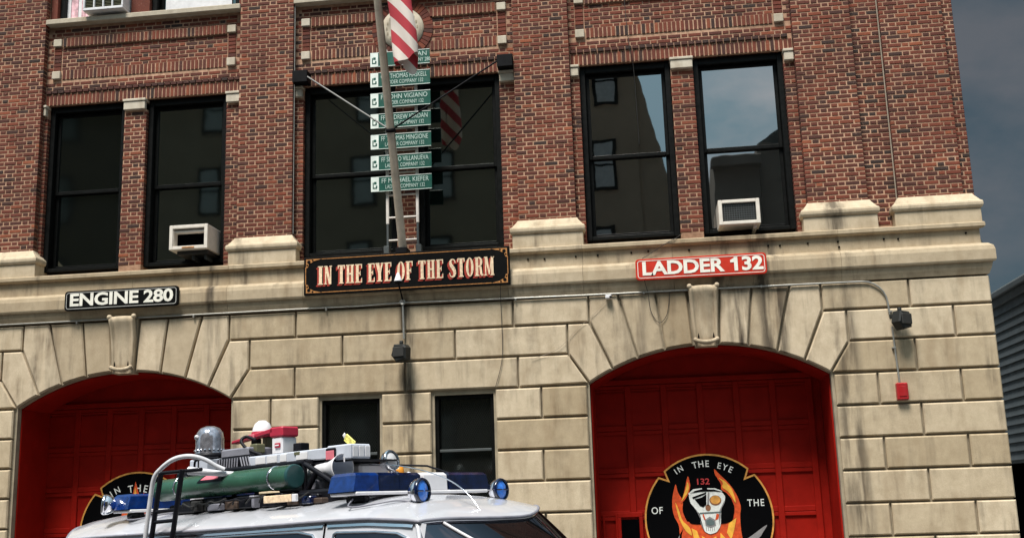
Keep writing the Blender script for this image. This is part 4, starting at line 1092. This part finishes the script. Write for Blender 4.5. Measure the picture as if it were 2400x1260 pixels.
m.add(vs, [(j*(nu+1)+i, j*(nu+1)+i+1, (j+1)*(nu+1)+i+1, (j+1)*(nu+1)+i) for j in range(nv) for i in range(nu)], 'car_white', smooth=True)
# turned-down rim of the roof above the drip rail
per = [roof_pt(-1, i/40) for i in range(41)]+[roof_pt(-1+2*i/40, 1) for i in range(41)]+[roof_pt(1, 1-i/40) for i in range(41)]+[roof_pt(1-2*i/40, 0) for i in range(41)]
roof = cp(m, 'roof')
MB().tube([(p[0], p[1], p[2]-.004) for p in per]+[(per[0][0], per[0][1], per[0][2]-.004)], .011, 'mid_grey', 8).build('drip_rail', roof)

# cabin sides: leaning panels from the drip rail to the belt line
BELT = 1.27
def side_pt(x, z, near=True, out=0.0):
    ze = Z(interp(ZE, x))-.012
    f = (ze-z)/(ze-BELT)
    k = 1-.10*((x-.55)/.65)**2 if x > .55 else 1
    y = HW*k-.012+(.96-HW*k)*max(0, f)**1.1+out
    return (x, YC-y if near else YC+y, z)
cab = MB()
for near in (True, False):
    xs = [-3.9+.2*i for i in range(24 if near else 21)]+([.92] if near else [.30]); nz_ = 8; vs = []
    for x in xs:
        ze = Z(interp(ZE, x))-.012
        xx = x+(.15 if x > .9 else 0)
        for k in range(nz_+1): vs.append(side_pt(x, lerp(ze, BELT, k/nz_), near)[:1]+side_pt(x, lerp(ze, BELT, k/nz_), near)[1:])
    n = nz_+1
    cab.add(vs, [(i*n+k, i*n+k+1, (i+1)*n+k+1, (i+1)*n+k) for i in range(len(xs)-1) for k in range(nz_)], 'car_white', smooth=True)
# rear wall of the cabin
vs = []
for i in range(13):
    s = -1+i/6; p = roof_pt(s, 0)
    vs += [p, (p[0]-.35, YC+(p[1]-YC)*1.12, BELT)]
cab.add(vs, [(2*i, 2*i+1, 2*i+3, 2*i+2) for i in range(12)], 'car_white', smooth=True)
cabin = cp(cab, 'cabin')
def side_panel(name, outline, near, mat, out, parent, tz=0.0):
    mb = MB(); P = [side_pt(x, Z(z), near, out) for x, z in outline]
    c = (sum(p[0] for p in P)/len(P), sum(p[1] for p in P)/len(P), sum(p[2] for p in P)/len(P))
    mb.add(P+[c], [(i, (i+1) % len(P), len(P)) for i in range(len(P))], mat); return mb.build(name, parent)
def dens(pts, n=8):
    o = []
    for a, b in zip(pts, pts[1:]+pts[:1]):
        for i in range(n): o.append((lerp(a[0], b[0], i/n), lerp(a[1], b[1], i/n)))
    return o
for near in (True, False):
    for nm, o in (('rear_side_window', [(-3.3, -.68), (-3.3, -.30), (-2.65, -.262), (-1.4, -.246), (-.75, -.238), (-.30, -.238), (-.14, -.262), (-.10, -.30), (-.06, -.68)]),
                  ('front_side_window', [(.08, -.68), (.085, -.262), (.11, -.250), (.50, -.257), (.70, -.272), (.80, -.31), (.90, -.68)])):
        if not near: o = [(x if x < .1 else .085+(x-.085)*.2, z) for x, z in o]
        w = side_panel(nm, dens(o, 5), near, 'car_glass', .006, cabin)
        oo = dens(o, 5); P = [side_pt(x, Z(z), near, .008) for x, z in oo]
        MB().tube(P+[P[0]], .011, 'chrome', 6).build('chrome_trim', w)
    # bright band between glass and drip rail, broken by the door gap
    for a, b in ((-2.9, -.045), (.0, .82 if near else .28)):
        o = [(lerp(a, b, i/20), interp(ZE, lerp(a, b, i/20))-.024) for i in range(21)]; q0 = [(x, z-.022) for x, z in o]
        P = [side_pt(x, Z(z), near, .004) for x, z in o]+[side_pt(x, Z(z), near, .012) for x, z in q0]
        MB().add(P, [(i, i+1, i+22, i+21) for i in range(20)], 'chrome', smooth=True).build('upper_trim', cabin)
    P = [side_pt(-.025, Z(z), near, .003) for z in (-.185, -.3, -.5, -.72)]
    MB().tube(P, .007, 'dark_void', 6).build('door_gap', cabin)

# wrap-round windscreen
ws = MB(); vs = []; nu, nv = 40, 14
for j in range(nv+1):
    v = j/nv
    for i in range(nu+1):
        s = -1+2*i/nu; t0 = roof_pt(s*.985, 1); a = abs(s)
        bx, by, bz = 1.50-.50*a**2.4, YC+.96*s, BELT+.02
        bul = math.sin(v*math.pi)*.035
        vs.append((lerp(t0[0]-.02, bx, v)+bul, lerp(t0[1], by, v), lerp(t0[2]-.012, bz, v)))
ws.add(vs, [(j*(nu+1)+i, j*(nu+1)+i+1, (j+1)*(nu+1)+i+1, (j+1)*(nu+1)+i) for j in range(nv) for i in range(nu)], 'car_glass', smooth=True)
w = cp(ws, 'windscreen')
row = [vs[i] for i in range(nu+1)]
MB().tube([(p[0]+.012, p[1], p[2]-.004) for p in row], .010, 'chrome', 6).build('header_trim', w)
for s in (0, nu): MB().tube([(vs[j*(nu+1)+s][0]-.01, vs[j*(nu+1)+s][1], vs[j*(nu+1)+s][2]) for j in range(nv+1)], .016, 'car_white', 8).build('pillar', w)
def glass_pt(s, v):
    t0 = roof_pt(s*.985, 1); a = abs(s)
    return (lerp(t0[0]-.02, 1.50-.50*a**2.4, v)+math.sin(v*math.pi)*.035+.006, lerp(t0[1], YC+.96*s, v), lerp(t0[2]-.012, BELT+.02, v))
MB().tube([glass_pt(-.80+.42*k/8, .03+.50*k/8) for k in range(9)], .011, 'white_plastic', 8).build('glass_strip', w)  # white strip laid slantwise on the glass

# lower body: lofted sections, tail fins, wheels, lamps (below the picture)
def section(x, hw, zt, zb):
    o = []
    for t in range(25):
        a = R(-90+t*180/24); c, s = math.cos(a), math.sin(a)
        o.append((x, YC+hw*math.copysign(abs(c)**.35, c), (zt+zb)/2+(zt-zb)/2*math.copysign(abs(s)**.5, s)))
    return o+[(x, 2*YC-p[1], p[2]) for p in o[::-1]]
st = [(-4.75, .80, 1.0, .45), (-4.70, .95, 1.12, .35), (-4.2, 1.0, 1.24, .30), (-3.6, 1.01, BELT+.02, .30), (-1.0, 1.02, BELT+.02, .28), (1.2, 1.02, BELT+.02, .28), (1.9, 1.01, 1.24, .30), (3.0, 1.0, 1.16, .32), (3.5, .98, 1.08, .36), (3.62, .88, .98, .42)]
b = MB(); secs = [section(*q0) for q0 in st]; n = len(secs[0]); vs = [p for q0 in secs for p in q0]
b.add(vs, [(i*n+k, i*n+(k+1) % n, (i+1)*n+(k+1) % n, (i+1)*n+k) for i in range(len(st)-1) for k in range(n)], 'car_white', smooth=True)
b.add(secs[0], [tuple(range(n))], 'car_white'); b.add(secs[-1], [tuple(range(n))[::-1]], 'car_white')
body = cp(b, 'body')
for s in (-1, 1):
    y = YC+s*.90
    MB().add([(-4.85, y-.05, 1.30), (-4.85, y+.05, 1.30), (-2.2, y-.04, 1.22), (-2.2, y+.04, 1.22), (-4.6, y-.02, 1.62), (-4.6, y+.02, 1.62), (-4.9, y, 1.1)], [(0, 2, 4), (1, 5, 3), (2, 3, 5, 4), (0, 4, 5, 1), (0, 1, 6), (0, 6, 2), (1, 3, 6)], 'car_white').build('tail_fin', body)
    MB().lathe([(0, 0), (.10, 0), (.11, .04), (.0, .06)], (3.60, YC+s*.72, .80), (1, 0, 0), 'headlight_glass', 18).build('headlight', body)
    MB().lathe([(0, 0), (.10, 0), (.11, .04), (.0, .06)], (3.60, YC+s*.48, .80), (1, 0, 0), 'headlight_glass', 18).build('headlight', body)
    MB().lathe([(0, 0), (.06, 0), (.02, .16), (0, .17)], (-4.86, YC+s*.9, 1.36), (-1, 0, 0), 'crimson', 14).build('tail_lamp', body)
MB().bbox(3.60, 3.80, YC-.95, YC+.95, .36, .56, 'chrome', .05).build('bumper', body)
MB().bbox(-4.95, -4.75, YC-.95, YC+.95, .38, .58, 'chrome', .05).build('bumper', body)
MB().bbox(3.58, 3.66, YC-.85, YC+.85, .60, .70, 'chrome', .02).build('grille', body)
for x in (-3.0, 2.35):
    for s in (-1, 1):
        zc = .37-sb*x
        wh = cp(MB().lathe([(.20, -.11), (.34, -.11), (.37, -.08), (.37, .08), (.34, .11), (.20, .11)], (x, YC+s*.90, zc), (0, s, 0), 'tyre', 28), 'wheel')
        MB().lathe([(0, .10), (.08, .12), (.20, .10), (.21, .04)], (x, YC+s*.90, zc), (0, s, 0), 'chrome', 24).build('hubcap', wh)

# ---------------------------------------------------------------- light bars
def bar(x, segs):
    b = MB().bbox(x-.14, x+.14, .02, 1.40, Z(-.004), Z(.022), 'white_plastic', .008)
    p = cp(b, 'light_bar')
    for y0, y1, mat, sl in segs:
        m = MB(); z0, z1 = Z(.022), Z(.152)
        h0, h1 = .135, .105
        a0, a1 = (y0, y1); c0 = y0+(.035 if sl < 0 else .0); c1 = y1-(.035 if sl > 0 else 0)
        vs = [(x-h0, a0, z0), (x+h0, a0, z0), (x+h0, a1, z0), (x-h0, a1, z0), (x-h0+.005, lerp(a0, c0, .8), z1-.02), (x+h0-.005, lerp(a0, c0, .8), z1-.02), (x+h0-.005, lerp(a1, c1, .8), z1-.02), (x-h0+.005, lerp(a1, c1, .8), z1-.02),
              (x-h1, c0+.008, z1), (x+h1, c0+.008, z1), (x+h1, c1-.008, z1), (x-h1, c1-.008, z1)]
        f = [(i+4*l, (i+1) % 4+4*l, (i+1) % 4+4*l+4, i+4*l+4) for l in (0, 1) for i in range(4)]+[(8, 9, 10, 11)]
        m.add(vs, f, mat); m.fix = True
        m.build('lens', p)
    for y in (.16, 1.24):
        MB().bbox(x-.10, x+.10, y-.03, y+.03, Z(-.05), Z(-.005), 'black_metal', .01).build('foot', p)
    return p
SEG = [(.0, .24, 'blue_lens', -1), (.245, .44, 'blue_lens_dark', 0), (.445, .66, 'blue_lens_dark', 0), (.70, .94, 'white_plastic', 0), (.97, 1.42, 'blue_lens_dark', 1)]
fb = bar(0, SEG)
for y in (.10, .30, .50, 1.15): MB().lathe([(.0, .05), (.03, .045), (.045, .0), (.05, -.04)], (.02, y, Z(.085)), (1, -.2, .15), 'blue_lamp' if y in (.10, 1.15) else 'chrome', 12).build('reflector', fb)
rb = bar(-2.88, [(.0, .26, 'blue_lens', -1), (.265, .62, 'blue_lens', 0), (.66, .76, 'white_plastic', 0), (.80, 1.40, 'blue_lens_dark', 1)])

# ---------------------------------------------------------------- spot lamps
def spot(x, y, z, r, d, lens, rim, name='spot_lamp', foot=None):
    c = Vector((x, y, Z(z))); d = Vector(d).normalized()
    p = cp(MB().lathe([(0, -r*1.05), (r*.35, -r*1.0), (r*.72, -r*.75), (r*.96, -r*.30), (r*1.0, -.01), (r*1.0, .012)], c, d, 'chrome', 28), name)
    MB().lathe([(r*.86, .008), (r*1.01, .0), (r*1.04, .016), (r*.98, .030), (r*.84, .026)], c, d, rim, 28).build('rim', p)
    MB().lathe([(r*.86, .014), (r*.6, .026), (0, .034)], c, d, lens, 24).build('lens', p)
    u = d.cross(Vector((0, 0, 1))).normalized()
    m = MB(); pts = [c+u*(r*.86*a)+d*.028 for a in (-1, -.5, 0, .5, 1)]
    m.tube(pts, .006, rim, 6); m.build('lens_bar', p)
    if foot is not None:
        m = MB().tube([(x-r*.5, y, Z(z-r*.8)), (x-r*.7, y, foot)], .014, 'chrome', 10)
        m.lathe([(.035, 0), (.03, .018), (.0, .03)], (x-r*.7, y, foot-.012), (0, 0, 1), 'black_metal', 14); m.build('stalk', p)
    return p
spot(.52, .27, .0, .088, (1, .20, .03), 'blue_lamp', 'blue_lens_dark', foot=Z(-.105))
spot(.49, 1.13, .0, .082, (1, .08, .03), 'blue_lamp', 'blue_lens_dark', foot=Z(-.088))
spot(-.42, .88, .275, .082, (1, .1, .25), 'headlight_glass', 'chrome')
spot(-3.04, -.03, .075, .085, (-.7, -.9, .1), 'chrome', 'chrome')

# ---------------------------------------------------------------- ladder and hoop on the near side
lad = thing('ladder_rails', '', ''); bpy.data.objects.remove(lad)
YL = -.20
m = MB()
m.bbox(-.02, .02, -.018, .018, 0, .95, 'black_metal', .005)
def rail(x0, x1, z0, z1):
    r_ = MB().tube([(x0, YL, Z(z0)), (lerp(x0, x1, .5), YL, Z(lerp(z0, z1, .5))), (x1, YL, Z(z1))], .021, 'black_metal', 10); return r_
l1 = MB().tube([(-2.10, YL, Z(-.9)), (-2.045, YL, Z(-.22)), (-1.93, YL, Z(.275))], .021, 'black_metal', 10)
lo = cp(l1, 'side_ladder')
MB().tube([(-1.82, YL, Z(-.9)), (-1.755, YL, Z(-.23)), (-1.635, YL, Z(.285))], .021, 'black_metal', 10).build('rail', lo)
for z in (-.72, -.48, -.24, -.105, -.025, .275):
    if z < .2: x0 = interp([(-.9, -2.10), (-.22, -2.045), (.275, -1.93)], z); x1 = interp([(-.9, -1.82), (-.23, -1.755), (.285, -1.635)], z)
    else: x0, x1 = -1.93, -1.55
    MB().tube([(x0, YL, Z(z)), (x1, YL+(.12 if z > .2 else 0), Z(z+.006))], .015, 'black_metal', 8).build('rung', lo)
hp = [(-2.17, YL-.01, -.9), (-2.13, YL-.01, -.30), (-2.075, YL, .08), (-2.03, YL, .24), (-1.97, YL+.02, .31), (-1.87, YL+.05, .37), (-1.78, YL+.09, .395), (-1.70, YL+.15, .392), (-1.64, YL+.22, .36), (-1.60, YL+.28, .315), (-1.56, YL+.34, .28)]
hc = [cat(hp, i/50) for i in range(51)]
cp(MB().tube([(x, y, Z(z)) for x, y, z in hc], .0185, 'hoop_white', 12), 'hose')
hm = MB().tube([(-1.85, .0, Z(.29)), (-1.6, .15, Z(.25)), (-1.42, .3, Z(.235))], .034, 'hoop_white', 12, r2=.012); cp(hm, 'hose')

# ---------------------------------------------------------------- roof rack
rk = MB()
def bars(*l):
    for a, b in l: rk.tube([(a[0], a[1], Z(a[2])), (b[0], b[1], Z(b[2]))], .021, 'black_metal', 8)
Y0, Y1 = .335, 1.16
for y in (Y0, Y1):
    bars(((-2.5, y, .29), (-.80, y, .285)), ((-.82, y, .285), (-.36, y, .065)), ((-2.6, y, .02), (-.05, y, .03)), ((-.80, y, .29), (-.80, y, -.03)), ((-.80, y, .03), (-.66, y, .205)), ((-1.7, y, .29), (-1.7, y, .0)), ((-2.5, y, .29), (-2.5, y, .0)), ((-.45, y, .13), (-.45, y, .03)))
for x in (-2.5, -1.7, -.80): bars(((x, Y0, .29), (x, Y1, .29)), ((x, Y0, .02), (x, Y1, .02)))
rack = cp(rk, 'roof_rack')
MB().bbox(-2.55, -.85, Y0+.03, Y1, Z(.275), Z(.288), 'black_metal', .004).build('deck', rack)
cp(MB().bbox(-2.25, -.42, .26, 1.1, Z(-.05), Z(.072), 'black_metal', .02), 'lower_tray')
for x, y, w_, h_ in ((-2.15, .16, .3, .07), (-1.75, .18, .25, .10), (-1.30, .20, .30, .09), (-.62, .22, .22, .08)):
    cp(MB().bbox(x-w_/2, x+w_/2, y, y+.14, Z(-.04), Z(-.04+h_), 'black_metal', .012), 'equipment_case')
# the big green cylinder lying along the near edge
TY, TZ, TR = .235, .178, .092
tb = cp(MB().lathe([(0, -.03), (.05, -.028), (TR*.96, -.012), (TR, .02), (TR, 1.70), (TR*1.0, 1.79)], (-2.60, TY, Z(TZ-.012)), (1, 0, .008), 'tube_green', 36), 'cylinder_tank')
MB().lathe([(TR, 1.79), (TR*1.02, 1.80), (TR*.98, 1.815), (TR*.9, 1.818), (0, 1.818)], (-2.60, TY, Z(TZ-.012)), (1, 0, .008), 'tube_end', 36, False).build('end_cap', tb)
for x in (-2.28, -1.01):
    MB().lathe([(TR+.001, -.012), (TR+.005, -.010), (TR+.005, .010), (TR+.001, .012)], (x, TY, Z(TZ)), (1, 0, .008), 'chrome', 36).build('strap', tb)
lb = MB(); vs = []; n = 8
for i in range(n+1):
    a = R(62+44*i/n)
    for x in (-1.95+.012*i, -1.60+.004*i): vs.append((x, TY-math.cos(a-math.pi/2+R(0))*0-math.sin(R(90)-a+R(90))*0-(TR+.003)*math.cos(R(10)+R(52*i/n)), Z(TZ)+(TR+.003)*math.sin(R(10)+R(52*i/n))))
lb.add(vs, [(2*i, 2*i+1, 2*i+3, 2*i+2) for i in range(n)], 'black_metal'); lb.build('label_band', tb)
lb = MB(); vs = []
for i in range(n+1):
    for x in (-1.90+.010*i, -1.66): vs.append((x, TY-(TR+.005)*math.cos(R(22)+R(36*i/n)), Z(TZ)+(TR+.005)*math.sin(R(22)+R(36*i/n))))
lb.add(vs, [(2*i, 2*i+1, 2*i+3, 2*i+2) for i in range(n)], 'pink_label'); lb.build('label', tb)

# beacon dome
bx, by = -2.575, .70
bc = cp(MB().lathe([(0, .245), (.04, .243), (.085, .225), (.115, .185), (.125, .13), (.127, .02), (.132, .0)], (bx, by, Z(.488)), (0, 0, 1), 'beacon_glass', 32), 'beacon')
MB().lathe([(.132, .0), (.150, -.01), (.150, -.045), (.10, -.05), (.10, -.20)], (bx, by, Z(.488)), (0, 0, 1), 'black_metal', 32).build('base', bc)
m = MB()
for k in range(20):
    t = 2*math.pi*k/20; m.lathe([(0, .012), (.012, .0), (0, -.012)], (bx+.129*math.cos(t), by+.129*math.sin(t), Z(.515)), (0, 0, 1), 'chrome', 6, False)
m.build('stud_ring', bc)
MB().lathe([(0, .03), (.022, .015), (.022, -.02), (0, -.03)], (bx-.02, by-.12, Z(.63)), (.2, -1, .2), 'headlight_glass', 12).build('bulb', bc)
bxs = cp(MB().bbox(-2.68, -2.42, .56, .84, Z(.30), Z(.435), 'grey_box', .01), 'beacon_box')
MB().bbox(-2.545, -2.53, .552, .56, Z(.30), Z(.43), 'black_metal', .002).build('seam', bxs)
# dark ribbed battery box with a grey lid
bt = cp(MB().bbox(-2.06, -1.60, .42, .80, Z(.29), Z(.40), 'black_metal', .01), 'battery_box')
MB().bbox(-2.04, -1.66, .44, .80, Z(.40), Z(.475), 'mid_grey', .012).build('lid', bt)
for k in range(13):
    x = -2.04+.036*k; MB().tube([(x, .405, Z(.39)), (x+.035*(k > 8), .40, Z(.315))], .007, 'mid_grey', 6).build('rib', bt)
cp(MB().tube([(x, y, Z(z)) for x, y, z in [cat([(-2.28, .35, .30), (-2.27, .34, .385), (-2.20, .34, .405), (-1.95, .36, .405)], i/12) for i in range(13)]], .010, 'black_metal', 8), 'loop_pipe')
cp(MB().tube([(x, y, Z(z)) for x, y, z in [cat([(-1.55, .5, .40), (-1.68, .46, .45), (-1.78, .46, .53), (-1.76, .5, .565), (-1.66, .52, .53)], i/20) for i in range(21)]], .014, 'black_metal', 8), 'hose')
cp(MB().bbox(-1.72, -1.63, .50, .60, Z(.42), Z(.50), 'olive', .01), 'valve_block')
# turret: white dome over a crimson dish
tx, ty = -1.835, .72
dm = cp(MB().lathe([(0, .105), (.03, .102), (.062, .078), (.082, .035), (.087, .0)], (tx, ty, Z(.612)), (0, 0, 1), 'white_plastic', 28), 'turret')
MB().lathe([(.088, .008), (.094, -.004), (.094, -.016), (.12, -.030), (.12, -.04), (.0, -.05)], (tx, ty, Z(.612)), (0, 0, 1), 'crimson', 28).build('collar', dm)
MB().prism([(-.30, -.03), (.28, .02), (.28, .06), (-.29, -.005)], -.02, .06, 'crimson', .006).xform(Matrix.Translation((tx, ty-.09, Z(.565)))).build('wing', dm)
MB().bbox(tx-.04, tx+.04, ty-.118, ty-.112, Z(.560), Z(.595), 'pink_label', .002).build('badge', dm)
for x in (-.085, .075):
    MB().bbox(tx+x-.028, tx+x+.028, ty-.04, ty+.04, Z(.40 if x > 0 else .48), Z(.57), 'black_metal' if x < 0 else 'olive', .01).build('leg', dm)
MB().bbox(tx-.11, tx-.02, ty-.16, ty+.02, Z(.42), Z(.49), 'mid_grey', .01).build('foot', dm)
m = MB().bbox(-1.58, -1.44, .62, .78, Z(.40), Z(.545), 'white_plastic', .012); fin = cp(m, 'intake_tower')
MB().bbox(-1.60, -1.425, .61, .79, Z(.546), Z(.63), 'crimson', .012).build('cap', fin)
MB().bbox(-1.525, -1.455, .608, .618, Z(.455), Z(.495), 'crimson', .003).build('label', fin)
MB().bbox(-1.515, -1.465, .604, .608, Z(.470), Z(.480), 'white_plastic', .001).build('label_stripe', fin)
cp(MB().bbox(-1.40, -1.30, .70, .80, Z(.40), Z(.485), 'black_metal', .008), 'junction_case')
# long grey cases on the rack
g = cp(MB().bbox(-1.60, -.62, .40, .60, Z(.300), Z(.385), 'grey_box', .008), 'long_case')
for x0, x1 in ((-1.50, -1.37), (-1.35, -1.22), (-1.18, -1.10), (-.98, -.84)): MB().bbox(x0, x1, .394, .40, Z(.315), Z(.372), 'white_plastic', .003).build('vent_panel', g)
MB().bbox(-1.00, -.93, .392, .398, Z(.355), Z(.38), 'olive', .002).build('plate', g)
g = cp(MB().bbox(-.615, -.345, .40, .61, Z(.282), Z(.396), 'grey_box', .01), 'front_case')
MB().bbox(-.612, -.50, .385, .40, Z(.275), Z(.378), 'black_metal', .006).build('label_frame', g)
MB().bbox(-.605, -.51, .380, .386, Z(.292), Z(.358), 'pink_label', .003).build('label', g)
for k in range(3):
    y = .425+.062*k; MB().bbox(-.346, -.339, y, y+.05, Z(.30), Z(.38), 'white_plastic', .002).build('vent_panel', g)
cp(MB().bbox(-1.62, -.345, .41, .9, Z(.270), Z(.2815), 'black_metal', .003), 'mount_rail')
for x in (-1.38, -.80, -.40): cp(MB().tube([(x, .39, Z(.30)), (x, .39, Z(.262))], .006, 'white_plastic', 6), 'hook')
# loud hailer
hz = Vector((-.80, .43, Z(.215))); hd = Vector((1, -.10, .03))
hn = cp(MB().lathe([(0, -.06), (.035, -.055), (.042, -.01), (.040, .04), (.050, .06), (.056, .22), (.070, .28), (.094, .36), (.100, .385), (.095, .38)], hz, hd, 'white_plastic', 30), 'horn_speaker')
MB().lathe([(.095, .38), (.078, .33), (.055, .27), (.0, .22)], hz, hd, 'grey_box', 30).build('mouth', hn)
MB().bbox(-.80, -.70, .38, .46, Z(.07), Z(.15), 'mid_grey', .012).build('bracket', hn)
cp(MB().bbox(-.80, -.50, .64, .95, Z(.03), Z(.26), 'white_plastic', .02), 'equipment_case')
cp(MB().bbox(-1.5, -.95, .62, .95, Z(.08), Z(.26), 'grey_box', .02), 'equipment_case')
cp(MB().lathe([(0, .22), (.035, .215), (.042, .18), (.042, .0)], (-.50, 1.05, Z(.02)), (0, 0, 1), 'amber', 16), 'amber_lamp')
cp(MB().lathe([(0, .17), (.05, .15), (.06, .10), (.055, .0)], (-.40, 1.06, Z(.02)), (0, 0, 1), 'white_plastic', 16), 'white_lamp')
m = MB().tube([(-.62, .86, Z(.285)), (-.50, .90, Z(.24)), (-.36, .94, Z(.16))], .012, 'chrome', 8); m.tube([(-.46, .90, Z(.23)), (-.42, .92, Z(.15)), (-.28, .97, Z(.14))], .014, 'chrome', 8); cp(m, 'lamp_arm')
cp(MB().tube([(-.75, 1.0, Z(.27)), (-.25, 1.12, Z(.225)), (.05, 1.1, Z(.14))], .008, 'black_metal', 8), 'stay_bar')
tg = MB().bbox(-.06, .06, -.006, .006, -.03, .03, 'yellow_tag', .003); tg.xform(Matrix.Translation((-.46, .50, Z(.425))) @ Matrix.Rotation(R(35), 4, 'Y')); cp(tg, 'tag_plate')
cp(MB().lathe([(0, .02), (.016, .0), (0, -.03)], (-.52, .50, Z(.475)), (0, 0, 1), 'white_plastic', 8), 'tag_clip')
# clutter packed under the rack
rnd = random.Random(3)
for k in range(26):
    x = -2.25+1.75*k/25+rnd.uniform(-.03, .03); y = rnd.uniform(.13, .24); h_ = rnd.uniform(.04, .10); w_ = rnd.uniform(.03, .09)
    mt = rnd.choice(['black_metal', 'black_metal', 'black_metal', 'mid_grey', 'tyre', 'dull_brown', 'blue_lens_dark'])
    cp(MB().bbox(x-w_, x+w_, y, y+.08, Z(-.035), Z(-.035+h_), mt, .008), 'packed_case')
for k in range(9):
    x = -2.1+.17*k; a_ = rnd.uniform(-.12, .12)
    cp(MB().tube([(p[0], p[1], Z(p[2])) for p in [cat([(x, .12, .0), (x+.05+a_*.3, .10, .035), (x+.12, .12, .02+a_*.2), (x+.2, .16, .05)], i/10) for i in range(11)]], .007, rnd.choice(['black_metal', 'tyre', 'tyre', 'mid_grey']), 6), 'cable_loop')
# sign plate on the roof edge under the cylinder
cp(MB().bbox(-.985, -.66, .085, .10, Z(-.012), Z(.042), 'sign_cream', .004), 'roof_plate')
cp(MB().bbox(-.655, -.61, .09, .12, Z(-.012), Z(.042), 'white_plastic', .004), 'plate_end')
# cables lying on the roof
def lead(pts, r, mat): cp(MB().tube([(x, y, Z(z)) for x, y, z in [cat(pts, i/24) for i in range(25)]], r, mat, 6), 'roof_cable')
lead([(.06, .06, -.03), (.10, -.02, -.075), (.16, .0, -.085), (.30, .06, -.07), (.40, .16, -.055), (.47, .24, -.075)], .006, 'mid_grey')
lead([(-2.9, .14, -.03), (-2.8, .03, -.06), (-2.65, .02, -.065), (-2.5, .1, -.045), (-2.3, .2, -.02)], .006, 'mid_grey')
wp = [(-.30, .55, .235), (.0, .5, .212), (.22, .5, .175), (.399, .5, .131), (.605, .5, .056), (.762, .5, -.046), (.873, .5, -.165), (1.055, .5, -.34), (1.15, .5, -.5), (1.3, .5, -.70)]
cp(MB().tube([(x, y, Z(z)) for x, y, z in [cat(wp, i/50) for i in range(51)]], .0035, 'chrome', 6, r2=.0055), 'whip_aerial')
